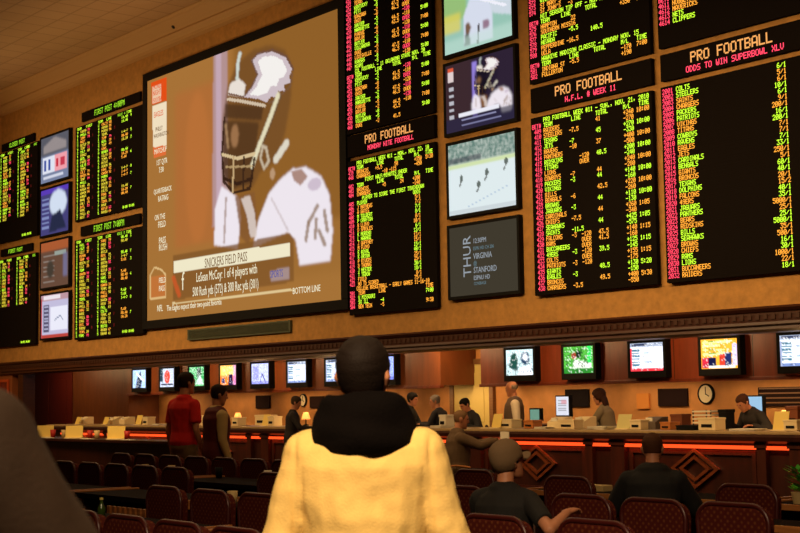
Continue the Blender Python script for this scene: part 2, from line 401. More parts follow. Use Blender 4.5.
for s_, px, py, sz in (('MONDAY', 156, 91, .16), ('NIGHT', 156, 97, .16), ('FOOTBALL', 156, 104, .14)): bt(s_, px, py, sz, M_to, .7)
for s_, px, py, sz, mm in (('EAGLES', 157, 119, .17, M_to), ('PHILLY', 159, 133, .14, M_tb), ('WASHINGTON', 157, 140, .13, M_tb), ('MATCHUP', 157.5, 156, .16, M_tw),
        ('1ST QTR', 160, 167, .17, M_tw), ('7:30', 163, 174, .17, M_tw), ('QUARTERBACK', 157, 196, .15, M_tw), ('RATING', 162, 203, .17, M_tw), ('ON THE', 158, 222, .17, M_tw), ('FIELD', 162, 229, .19, M_tw),
        ('PASS', 163, 245, .2, M_tw), ('RUSH', 163, 252, .2, M_tw), ('FIELD', 163, 284, .17, M_tw), ('PASS', 163, 292, .17, M_tw)):
    bt(s_, px, py, sz, mm, .72)

# wall mounted televisions ----------------------------------------------------
def tv(name, label, cat, x0, x1, z0, z1, y, P, bez=.05, depth=.09, group=None, gain=1.0, low=0, matl=None):
    t = thing(name, label, cat, ((x0+x1)/2, y, z0), 0, group); w = (x1-x0)/2; h = z1-z0
    f = MB(); f.box(-w, w, -depth+.02, 0, 0, h)
    f.box(-w, w, -depth, -depth+.02, 0, bez+low); f.box(-w, w, -depth, -depth+.02, h-bez, h); f.box(-w, -w+bez, -depth, -depth+.02, bez+low, h-bez); f.box(w-bez, w, -depth, -depth+.02, bez+low, h-bez)
    f.build('housing', matl or M_dark, t)
    p = P.build('picture', -w+bez, w-bez, bez+low, h-bez, -depth+.012, t, gain)
    return t, p, w, h
# column C, right of the giant screen
P1 = Pic(64, 50, (150, 196, 180)); P1.rect(0, 0, .35, .55, (150, 190, 120), 3); P1.rect(0, .45, .25, .7, (220, 208, 90), 4, .8)
P1.poly([(.3, .5), (.42, .25), (.6, .3), (.72, .5), (.72, .95), (.3, .95)], (214, 220, 236), 1); P1.poly([(.38, .05), (.5, 0), (.6, .15), (.52, .32), (.4, .28)], (60, 56, 60), 1)
P1.poly([(.62, .2), (.8, .12), (.98, .3), (.98, .7), (.72, .6)], (206, 216, 226), 1); P1.ell(.8, .08, .08, .1, (52, 60, 70), 1); P1.line([(.55, .35), (.9, .55)], .02, (240, 240, 250), 0)
P1.poly([(.3, .95), (.34, .6), (.4, .95)], (70, 60, 60), 1); P1.line([(.52, .7), (.5, .95)], .015, (90, 84, 90)); P1.ell(.62, .72, .05, .07, (150, 120, 140), 1); P1.rect(0, .8, 1, 1, (196, 226, 214), 6, .5); P1.ell(.36, .7, .04, .08, (120, 90, 70), 1)
tv('wall_television', 'topmost wall television in the right column, hockey players in white jerseys', 'television', -16.94, -15.25, 7.03, 8.27, MY, P1)
P2 = Pic(72, 54, (46, 34, 52)); P2.rect(0, 0, .4, 1, (66, 44, 44), 10, .7)
def q2(*pts): return [((uv(*p)[0]), uv(*p)[1]) for p in pts]
P2.rect(.40, .05, .47, .85, (150, 130, 220), 1); footballer(P2, q2, 0)
P2.rect(0, .8, 1, 1, (44, 40, 66), 1, .8); P2.rect(.2, .74, .78, .79, (236, 236, 246)); P2.rect(.24, .83, .74, .86, (150, 150, 190)); P2.rect(.24, .9, .8, .92, (130, 130, 170))
P2.rect(.04, .06, .12, .26, (224, 206, 206)); P2.rect(.04, .06, .12, .11, (220, 90, 60)); 
for k in range(5): P2.rect(.05, .34+k*.1, .12, .39+k*.1, (206, 206, 216), 0, .8)
tv('wall_television', 'wall television in the right column repeating the football player picture in violet tones', 'television', -16.94, -15.24, 5.74, 6.95, MY, P2)
P3 = Pic(72, 54, (224, 236, 238)); P3.rect(0, 0, 1, .30, (96, 128, 118), 2); P3.noise((200, 210, 200), .6, 3, .8, 0, 0, 1, .3, 1); P3.rect(0, .3, 1, .36, (210, 226, 170), 1)
P3.rect(.02, .2, .5, .28, (70, 70, 80), 1, .7)
for (a, b) in ((.2, .5), (.46, .62), (.58, .48), (.86, .38)):
    P3.ell(a, b, .025, .05, (70, 80, 70), 0, .9); P3.line([(a, b+.04), (a-.03, b+.1)], .012, (96, 100, 96))
P3.line([(.3, .9), (.9, .7)], .006, (180, 200, 220)); P3.rect(0, .92, 1, 1, (206, 216, 220))
tv('wall_television', 'wall television showing a white hockey rink with small players', 'television', -16.91, -15.25, 4.40, 5.64, MY, P3)
P4 = Pic(20, 16, (64, 58, 46))
t, p, w, h = tv('wall_television', 'lowest wall television in the right column, dark grey game listing', 'television', -16.92, -15.25, 3.10, 4.30, MY, P4)
M_g = emis('listing_grey', (150, 158, 166), 1); M_g2 = emis('listing_teal', (96, 120, 128), 1)
text_part('listing_lettering', 'THUR', M_g, p, -.28, .34, -.082, .26, .95, rot=R(90))
for s_, z, sz, mm in (('12:30PM', .86, .11, M_g), ('ESPN HD CH 206', .75, .08, M_g2), ('VIRGINIA', .61, .13, M_g), ('@', .51, .1, M_g2), ('STANFORD', .39, .13, M_g), ('ESPNU HD', .28, .1, M_g), ('COVERAGE', .2, .07, M_g2)):
    text_part('listing_lettering', s_, mm, p, -.22, z, -.082, sz, .8)
# column A, far left
Q = Pic(40, 34, (120, 130, 160)); Q.rect(0, 0, 1, .4, (90, 90, 100), 1); Q.poly([(.1, .2), (.5, .05), (.9, .2), (.9, .36), (.1, .36)], (150, 140, 140), 1)
Q.rect(.08, .45, .92, .78, (222, 226, 240)); Q.rect(.5, .45, .92, .78, (240, 160, 170)); Q.rect(.12, .5, .2, .74, (60, 80, 160)); Q.rect(.28, .5, .34, .74, (60, 80, 160)); Q.rect(.55, .52, .62, .72, (200, 40, 60)); Q.rect(.7, .52, .85, .72, (200, 60, 80)); Q.rect(.1, .84, .8, .92, (210, 214, 230))
tv('small_wall_television', 'topmost television of the left column, blue and red score graphic', 'television', -32.3, -30.65, 6.92, 8.14, MY, Q)
Q = Pic(40, 34, (70, 66, 120)); Q.rect(0, 0, 1, .12, (90, 60, 180)); Q.ell(.62, .35, .3, .28, (210, 222, 240), 2); Q.poly([(.4, .6), (.7, .5), (.9, .9), (.3, .95)], (40, 44, 70), 1)
for k in range(7): Q.rect(.06, .2+k*.1, .3, .24+k*.1, (130, 140, 190))
tv('small_wall_television', 'television second from top of the left column, violet and white picture', 'television', -32.28, -30.64, 5.62, 6.84, MY, Q)
Q = Pic(40, 34, (104, 74, 58)); Q.rect(0, 0, 1, .2, (170, 90, 50), 1); Q.rect(.5, .25, .9, .32, (150, 160, 150)); 
for k in range(6): Q.rect(.1, .3+k*.11, .5, .33+k*.11, (160, 150, 140), 0, .6)
Q.rect(.8, .3, .95, .8, (120, 120, 160), 2, .7); Q.ell(.35, .6, .12, .2, (70, 60, 50), 2)
tv('small_wall_television', 'television third from top of the left column, dull brown picture', 'television', -32.26, -30.63, 4.33, 5.53, MY, Q)
Q = Pic(40, 34, (196, 190, 220)); Q.rect(0, 0, 1, .16, (190, 150, 160)); Q.rect(.1, .04, .7, .12, (240, 230, 236)); Q.rect(.1, .24, .3, .85, (90, 84, 110))
for k in range(7): Q.rect(.12, .26+k*.085, .28, .29+k*.085, (190, 190, 220))
Q.rect(.36, .3, .95, .82, (236, 236, 250)); Q.line([(.5, .6), (.7, .5), (.8, .62)], .012, (120, 130, 160)); Q.rect(0, .92, 1, 1, (190, 70, 60)); Q.rect(0, .1, .05, 1, (190, 80, 80))
tv('small_wall_television', 'lowest television of the left column, white table of figures with red edge', 'television', -32.23, -30.61, 3.10, 4.24, MY, Q)

# ------------------------------------------------------------------ LED odds boards
FONT = {'0':'3E5149453E','1':'00427F4000','2':'4261514946','3':'2141454B31','4':'1814127F10','5':'2745454539','6':'3C4A494930','7':'0171090503','8':'3649494936','9':'064949291E',
'A':'7E1111117E','B':'7F49494936','C':'3E41414122','D':'7F4141221C','E':'7F49494941','F':'7F09090901','G':'3E4149497A','H':'7F0808087F','I':'00417F4100','J':'2040413F01','K':'7F08142241','L':'7F40404040',
'M':'7F020C027F','N':'7F0408107F','O':'3E4141413E','P':'7F09090906','Q':'3E4151215E','R':'7F09192946','S':'4649494931','T':'01017F0101','U':'3F4040403F','V':'1F2040201F','W':'3F4038403F','X':'6314081463',
'Y':'0708700807','Z':'6151494543','+':'08083E0808','-':'0808080808','.':'0060600000','/':'2010080402',':':'0036360000',',':'0050300000',"'":'0005030000','#':'147F147F14','&':'3649552250'}
def led(mb, s, x, z, dx, dz, xmax=99):
    """x,z = top left of the first character on the board face"""
    for ch in s:
        if x+5*dx > xmax: break
        g = FONT.get(ch)
        if g:
            cols = [int(g[i*2:i*2+2], 16) for i in range(5)]
            for r in range(7):
                c = 0
                while c < 5:
                    if cols[c] >> r & 1:
                        c2 = c
                        while c2+1 < 5 and cols[c2+1] >> r & 1: c2 += 1
                        xa, xb = x+(c-.12)*dx, x+(c2+1.12)*dx; za, zb = z-(r-.04)*dz, z-(r+1.0)*dz
                        mb.quad((xa, 0, za), (xb, 0, za), (xb, 0, zb), (xa, 0, zb)); c = c2+1
                    else: c += 1
        x += 6*dx
LC = {'r': emis('led_red', (255, 70, 96), 1.7), 'o': emis('led_orange', (255, 166, 54), 1.6), 'g': emis('led_green', (200, 255, 50), 1.6), 'v': emis('led_dim_green', (150, 215, 40), 1.3)}
LC['y'] = emis('led_yellow', (236, 214, 60), 1.4); LC['d'] = emis('led_dim_red', (130, 30, 30), 1.0)
LN = {'y': 'yellow_lettering', 'd': 'dim_red_lettering', 'r': 'red_lettering', 'o': 'orange_lettering', 'g': 'green_lettering', 'v': 'green_lettering'}
def board(name, label, x0, x1, z0, z1, items, dx, dz, rowp, top=.03, depth=.07, cat='odds board'):
    t = thing(name, label, cat, (x0, MY-.02, z0)); w, h = x1-x0, z1-z0
    MB().box(0, w, -depth, 0, 0, h).build('panel', M_panel, t, bev=.008)
    mbs = {}
    for row, col, s, c in items: led(mbs.setdefault(c, MB()), s, .035+col*6*dx, h-top-row*rowp, dx, dz, w+.02)
    for c, mb in mbs.items():
        if mb.v: mb.build(LN[c], LC[c], t, (0, -depth-.004, 0))
    return t
DX, DZ, RP = .00800, .0098, .0812
def header(label, x0, x1, z0, z1, a, b):
    w = x1-x0; n = len(a); dx = .0185; ox = (w-n*6*dx)/2-.05
    t = thing('title_board', label, 'title board', (x0, MY-.02, z0)); h = z1-z0
    MB().box(0, w, -.07, 0, 0, h).build('panel', M_panel, t, bev=.008)
    m1 = MB(); led(m1, a, ox+.05, h-.06, dx, .0205); m1.build('orange_lettering', emis('title_orange', (244, 168, 92), 1.15), t, (0, -.074, 0))
    m2 = MB(); d2 = .0105; led(m2, b, (w-len(b)*6*d2)/2+.04, h-.245, d2, .0120); m2.build('red_lettering', LC['r'], t, (0, -.074, 0))
header('PRO FOOTBALL title board with the week line between the odds boards beside the giant screen', -19.56, -17.19, 5.79, 6.17, 'PRO FOOTBALL', 'MONDAY NITE FOOTBALL')
header('PRO FOOTBALL title board above the week eleven game lines', -14.93, -12.55, 5.80, 6.17, 'PRO FOOTBALL', 'N.F.L. # WEEK 11')
header('rightmost PRO FOOTBALL title board, with super bowl odds line', -12.39, -10.0, 5.80, 6.17, 'PRO FOOTBALL', 'ODDS TO WIN SUPERBOWL XLV')
teams = 'RAIDERS STEELERS TEXANS JETS RAVENS PANTHERS REDSKINS TITANS LIONS COWBOYS PACKERS VIKINGS BILLS BENGALS BROWNS JAGUARS CARDINALS CHIEFS SEAHAWKS SAINTS FALCONS RAMS BUCCANEERS 49ERS COLTS PATRIOTS GIANTS EAGLES BRONCOS CHARGERS'.split()
line = {1: '-7.5', 3: '-7', 4: '-10', 9: '-7', 10: '-3', 13: '-6', 15: '-3', 17: '-7.5', 19: '-11.5', 20: '-3', 23: '-3', 25: '-3', 29: '-3.5', 27: '-3'}
juice = {6: '-120', 7: 'OVER', 20: '-120', 21: 'OVER', 22: 'OVER', 23: '-120', 24: 'OVER', 25: '-120'}
tot = {0: '41', 2: '45', 4: '37', 6: '40.5', 9: '44', 10: '44', 12: '42.5', 14: '44', 16: '44', 18: '44', 20: '43.5', 21: '41.5', 23: '39.5', 26: '48.5', 28: '49.5'}
items = [(0, 5, 'PRO FOOTBALL WEEK #11 - SUN., NOV. 21, 2010', 'g'), (1, 0, 'BET#', 'r'), (1, 5, 'TEAM', 'g'), (1, 17, 'LINE', 'g'), (1, 27, 'TOTAL', 'g'), (1, 38, 'M/L', 'g'), (1, 44, 'TIME', 'g')]
ml = ['+240', '-270', '+270', '-330', '+400', '-500', '+200', '-240', '+240', '-280', '+140', '-160', '+220', '-260', '+110', '-130', '+260', '-340', '+425', '-575', '+140', '-160', '+125', '-145', '+155', '-175', '+130', '-150', '+400', '-550']
tm = ['10:00', '10:00', '10:00', '10:00', '10:00', '10:00', '10:00', '10:00', '1:05', '1:05', '1:15', '1:15', '1:15', '5:20', '5:30']
for i, n in enumerate(teams):
    c = 'og'[(i//2) % 2]; r = i+2
    items += [(r, 1, str(409+i), 'r'), (r, 5, n, c), (r, 38, ml[i], c)]
    if i in line: items.append((r, 16, line[i], c))
    if i in juice: items.append((r, 20, juice[i], 'o'))
    if i in tot: items.append((r, 27, tot[i], c))
    if i % 2 == 0: items.append((r, 43, tm[i//2], c))
board('odds_board', 'odds board of week eleven pro football games with lines and times', -14.94, -12.56, 3.04, 5.72, items, DX, DZ, RP)
odds = '6/1 5/1 6/1 10/1 6/1 9/1 200/1 16/1 200/1 7/1 7/1 7/1 33/1 250/1 5/1 60/1 40/1 20/1 15/2 40/1 35/1 5000/1 25/1 25/1 5000/1 35/1 500/1 16/1 30/1 1000/1 22/1 18/1'.split()
tl = 'COLTS STEELERS SAINTS CHARGERS PACKERS PATRIOTS VIKINGS TITANS COWBOYS RAVENS EAGLES JETS CARDINALS BENGALS GIANTS BRONCOS TEXANS DOLPHINS FALCONS 49ERS JAGUARS PANTHERS BEARS REDSKINS BILLS SEAHAWKS BROWNS CHIEFS RAMS LIONS BUCCANEERS RAIDERS'.split()
items = []
for i in range(32):
    c = 'gg oo gg oo gg oo'.replace(' ', '')[(i+1) % 4*1] if False else ('g', 'g', 'o', 'o')[i % 4]
    items += [(i, 0, str(2001+i), 'r'), (i, 5, tl[i], c), (i, 42-len(odds[i]), odds[i], ('g', 'g', 'o', 'o')[(i+1) % 4])]
board('odds_board', 'rightmost tall odds board listing teams with odds to win the super bowl', -12.40, -10.0, 3.04, 5.72, items, DX, DZ, RP, .035)
H2 = 2.68
def rows_up(lst, n=33): return [(n-len(lst)+k, it) for k, it in enumerate(lst)]
# upper boards: text lines given from the bottom up
def colset(r, c, num, name, *rest):
    o = []
    if num: o.append((r, 0, num, 'r'))
    if name: o.append((r, 5, name, c))
    for col, s in rest: o.append((r, col, s, c))
    return o
LT = [(17, 'LINE'), (27, 'TOTAL'), (38, 'M/L'), (44, 'TIME')]
items = []
seq = [('o', '582', 'FULLERTON', (38, '+190')), ('o', '581', 'INDIANA ST', (17, '-5.5'), (38, '-170'), (44, '7:00')), ('g', 'BET#', 'TEAM', *LT), ('g', '', 'HAWKEYE MADISON CLASSIC - MONDAY NOV. 15'), ('o', '580', 'UCLA'), ('o', '579', 'PEPPERDINE', (16, '-16.5')),
       ('g', '578', 'NEVADA', (26, '140.5')), ('g', '577', 'PACIFIC', (17, '-5.5')), ('o', '576', 'SOUTHERN MISS', (18, '16')), ('o', '575', 'HAMPTON', (18, '22'), (38, '+350'), (44, '4:00')), ('g', 'BET#', 'TEAM', (14, 'LINE'), (24, 'TOTAL'), (38, '-320'), (44, '5:30')),
       ('g', '', 'NIT SEASON TIP OFF - MON NOV. 15'), ('o', '574', "ST JOHN'S", (17, '-3')), ('o', '573', "ST MARY'S", (17, '-4')), ('g', '572', 'WICHITA ST', (17, '-9'), (27, '138')), ('g', '571', 'DAVIDSON', (38, '+260'), (44, '6:00'))]
for k, s in enumerate(seq): items += colset(31-k, s[0], s[1], s[2], *s[3:])
board('odds_board', 'upper odds board of college games above the week eleven title', -14.94, -12.55, 6.24, 8.92, items, DX, DZ, RP)
items = []
for k, s in enumerate([('g', '4614', 'CLIPPERS'), ('g', '4613', 'NETS'), ('o', '4612', 'MAVERICKS'), ('o', '4611', 'NUGGETS'), ('g', 'BET#', 'TEAM', *LT)]): items += colset(28-k, s[0], s[1], s[2], *s[3:])
board('odds_board', 'uppermost right odds board with four basketball teams and empty rows', -12.41, -10.0, 6.26, 8.94, items, DX, DZ, RP)
# column C boards
items = [(0, 5, 'PRO FOOTBALL WEEK #11 - MON., NOV. 22, 10', 'g')]+colset(1, 'g', 'BET#', 'TEAM', *LT)+colset(2, 'o', '439', 'BRONCOS', (16, '+9.5'), (27, '50'), (38, '+350'), (44, '5:30'))+colset(3, 'o', '440', 'CHARGERS', (20, '-10 -115'), (38, '-450'))
items += [(4, 10, 'FIRST HALF/MINUTES UNDER', 'g')]+colset(5, 'g', '402', 'TEAM', (17, 'LINE'), (27, 'TOTAL'), (38, 'M/L'), (44, 'TIME'))+colset(6, 'o', '403', 'BRONCOS', (20, '+5'), (30, '24'), (37, '+200'))+colset(7, 'o', '404', 'CHARGERS', (37, '-240'))
items += [(8, 8, 'PLAYER TO SCORE THE FIRST TOUCHDOWN', 'g')]+colset(9, 'g', '405', 'PLAYER', (37, 'ODDS'))
pl = ['J MATHEWS', 'A GATES', 'M TOLBERT', 'P CRAYTON', 'B LLOYD', 'D SPROLES', 'K MORENO', 'L NAANEE', 'J GAFFNEY', 'M FLOYD', 'E ROYAL', 'K ORTON', 'P RIVERS', 'D THOMAS', 'J HESTER', 'T TEBOW', 'FIELD', 'NO TD SCORED']
od = ['5/1', '7/2', '7/1', '8/1', '8/1', '10/1', '6/1', '12/1', '12/1', '15/1', '15/1', '40/1', '25/1', '25/1', '30/1', '18/1', '8/1', '75/1']
for i, n in enumerate(pl): items += colset(10+i, ('o', 'o', 'g', 'g')[i % 4], str(406+i), n, (41-len(od[i]), od[i]))
items += [(28, 4, 'COLLEGE BASKETBALL - EARLY GAMES 11-16-10', 'o')]+colset(29, 'o', '501', 'TEAM', (17, 'LINE'), (43, 'TIME'))+colset(30, 'g', '502', 'U MISSOURI', (43, '7:00'))+colset(31, 'g', '503', 'SO ILL', (18, '-4'))+colset(32, 'o', '504', 'GEN TECH', (18, '-5'), (43, '9:30'))
items = [(r*.965, c, s, k) for r, c, s, k in items]
board('odds_board', 'lower odds board beside the giant screen listing first touchdown odds', -19.56, -17.18, 3.01, 5.72, items, DX, DZ, RP)
cb = 'DUKE MIAMI FLA KENTUCKY OHIO ST PURDUE VILLANOVA KANSAS TEXAS GONZAGA MARQUETTE BUTLER LOUISVILLE TEMPLE PITT XAVIER BAYLOR'.replace('MIAMI FLA', 'MIAMI').replace('OHIO ST', 'OHIO').split()
items = []
for k in range(32):
    r = 31-k
    if k in (12,): items.append((r, 5, 'COL FOOTBALL - 11 OKLAHOMA STATE', 'g')); items += [(r, 38, 'NOV. 20', 'g')]; continue
    if k in (11,): items += colset(r, 'g', 'BET#', 'TEAM', *LT); continue
    c = ('o', 'g', 'g', 'o')[k % 4]; items += colset(r, c, str(460-k), cb[(k*5) % len(cb)], (17, '-'+str(2+k*3 % 9)))
    if k % 3 != 1: items.append((r, 27, str(41+k % 9)+'.5', 'o'))
    if k > 2: items.append((r, 33, ('-110', '-120', 'OVER')[k % 3], 'o' if k % 2 else 'r'))
    if k % 2: items.append((r, 43, '%d:00' % (4+k % 4), c))
board('odds_board', 'upper odds board beside the giant screen with dense rows of games', -19.57, -17.19, 6.20, 8.9, items, DX, DZ, RP, .03)
# left boards (two column race lists)
def races(x0, x1, z0, z1, label, seed, rows=27, blank=0, full=True):
    g = random.Random(seed); w = x1-x0; ncol = int(w/.066); dx = w/ncol/6; rp = (z1-z0-.06)/rows; it = []
    for r in range(rows-blank):
        if r == 0:
            it += [(0, 1, 'TEAM', 'g'), (0, 9, 'FIRST', 'g'), (0, 19, 'TEAM', 'g'), (0, 26, 'LINE', 'g'), (0, 35, 'RACE %d' % g.randint(1, 9), 'v'), (0, ncol-8, 'TIME', 'g')]; continue
        for cc in (1, 19):
            it += [(r, cc, str(g.randint(1, 9)), 'g'), (r, cc+3, g.choice(['COLTS', 'RAVEN', 'KANSA', 'DENVR', 'TEMPL', 'BUTLR', 'PURDU', 'BOSTN', 'PHILL'])[:g.choice((4, 5))], g.choice('yyogy'))]
            if r % 4: it.append((r, cc+9, str(g.randint(10, 99)), g.choice('oyr')))
            if r % 3 == 0: it.append((r, cc+13, g.choice(['3', '7', '8', '1']), 'd'))
        if full and 0 < r < rows-3 and r % 5 < 3:
            it += [(r, 38, g.choice(['10.20', '14.40', '5.60', '80.40', '1-4-7']), g.choice('yog'))]
            if r % 2: it.append((r, 45, str(g.randint(2, 9)), 'g'))
    if r: it.append((rows-1, ncol-11, '0:00 0:00', 'g'))
    board('race_board', label, x0, x1, z0, z1, it, dx*.9, rp/9.6, rp, cat='race board')
def strip(label, x0, x1, z0, z1, s):
    t = thing('strip_sign', label, 'led sign', (x0, MY-.01, z0)); w, h = x1-x0, z1-z0
    MB().box(0, w, -.06, 0, 0, h).build('panel', M_panel, t, bev=.006)
    m1 = MB(); dx = .0145; led(m1, s, (w-len(s)*6*dx)/2, h-.05, dx, (h-.09)/7); m1.build('green_lettering', LC['v'], t, (0, -.064, 0))
races(-30.32, -26.98, 5.81, 8.07, 'upper race board just left of the giant screen', 3)
races(-30.33, -26.98, 3.04, 5.38, 'lower race board just left of the giant screen', 5)
races(-34.79, -32.44, 5.73, 8.09, 'upper race board at the far left end of the wall', 8, 27, 6)
races(-34.79, -32.47, 3.03, 5.30, 'lower race board at the far left end, mostly dark', 9, 27, 12, False)
strip('green led strip sign above the upper race board beside the giant screen', -30.05, -27.2, 8.17, 8.39, 'FIRST POST 4:00PM')
strip('green led strip sign between the two race boards beside the giant screen', -30.07, -27.2, 5.45, 5.68, 'FIRST POST 7:00PM')
strip('green led strip sign above the far left race boards', -34.7, -32.72, 8.14, 8.34, 'CLOSED POST')
strip('green led strip sign between the far left race boards', -34.7, -32.78, 5.38, 5.57, 'FIRST POST')
# grille below the giant screen
g = thing('wall_grille', 'long grey green grille strip under the giant screen', 'grille', (-23.32, MY, 2.81))
M_gr = mat('grille_green', (78, 86, 66), .5)
mb = MB(); mb.box(-1.87, 1.87, -.05, 0, 0, .03); mb.box(-1.87, 1.87, -.05, 0, .19, .22); mb.box(-1.87, -1.82, -.05, 0, .03, .19); mb.box(1.82, 1.87, -.05, 0, .03, .19); mb.build('frame', M_gr, g)
mb = MB()
for k in range(8): mb.box(-1.82, 1.82, -.045, -.005, .04+k*.019, .05+k*.019)
mb.build('louvre', M_gr, g)
sp = MB().lathe([(.05, 0), (.055, -.02), (.03, -.05), (.01, -.06)], 12); tag(sp.build('sprinkler_head', M_metal, None, (-25.4, 14.47, 9.435)), 'tiny dark sprinkler head on the crown moulding above the giant screen', 'sprinkler')

# ------------------------------------------------------------------ betting counter
ct = thing('betting_counter', 'long dark wood betting counter with cream top under the odds wall', 'counter', (0, 14.5, 0))
X0, X1 = -31.6, 2.0
M_top = mat('counter_top_stone', (178, 150, 104), .3, var=.1, vscale=30)
MB().box(X0, X1, .02, .86, 1.03, 1.07).build('countertop', M_top, ct, bev=.01)
MB().prism_x([(.0, 1.03), (-.03, 1.0), (-.02, .95), (.05, .92), (.86, .92), (.86, 1.03)], X0, X1).build('nosing', M_darkwood, ct)
MB().box(X0, X1, .14, .84, 0, .92).build('carcass', M_darkwood, ct)
MB().box(X0, X1, .08, .14, 0, .14).build('plinth', M_darkwood, ct)
M_neon = emis('neon_red', (255, 78, 30), 1.6)
bays = []
x = -31.5; 
while x < 1.0: bays.append(x); x += 2.66
bays = [-31.4+2.665*k for k in range(12)]
off = -15.84-bays[6] if False else 0
xs = [-16.15+2.95*k for k in range(-6, 7)]
M_pil = wood('pilaster_wood', (56, 22, 13), (76, 31, 18), 3, 1, .5)
M_loz = wood('lozenge_wood', (92, 42, 20), (128, 64, 30), 1, 1, 8)
for bx in xs:
    a, b = max(bx, X0), bx+2.19
    if b < X0+.3 or bx > -1.5: continue
    MB().box(a, b, .06, .10, .84, .885).build('neon_strip', M_neon, ct)
    # fielded panel with a raised lozenge ornament
    p = MB(); p.box(a+.04, b-.04, .11, .14, .18, .24); p.box(a+.04, b-.04, .11, .14, .76, .82); p.box(a+.04, a+.1, .11, .14, .24, .76); p.box(b-.1, b-.04, .11, .14, .24, .76)
    p.build('panel_moulding', M_pil, ct)
    cx = bx+1.18
    if cx < X0: continue
    for rr, th, mm in ((.40, .05, M_loz), (.26, .045, M_loz)):
        d = MB()
        for s1, s2 in ((1, 1), (1, -1), (-1, 1), (-1, -1)):
            ra, rb = rr*1.0, (rr-.07)
            zc, hz = .575, .66
            n = [(cx+s1*ra, zc), (cx, zc+s2*ra*hz), (cx, zc+s2*rb*hz), (cx+s1*rb, zc)]
            d.prism_y([(q[0], q[1]) for q in n], .085, .13)
        d.build('lozenge_ornament', mm, ct)
    # pilaster pair with a short neon piece between them
    for k, (pa, pb) in enumerate(((b+.01, b+.15), (b+.50, b+.75))):
        q = MB(); q.box(pa, pb, .06, .14, 0, .92); q.box(pa-.02, pb+.02, .04, .14, .86, .92); q.box(pa-.02, pb+.02, .04, .14, 0, .16)
        q.build('pilaster', M_pil, ct)
    MB().box(b+.16, b+.49, .06, .10, .84, .885).build('neon_strip', M_neon, ct)
    # light actually cast by the tube
    for lx, lw in (((a+b)/2, (b-a)),):
        l = bpy.data.lights.new('neon_glow', 'AREA'); l.shape = 'RECTANGLE'; l.size = lw; l.size_y = .03; l.energy = 1.5; l.color = (1, .12, .03)
        lo = bpy.data.objects.new('neon_glow', l); C.objects.link(lo); lo.location = (lx, 14.5+.08, .83); lo.rotation_euler = (0, 0, 0)

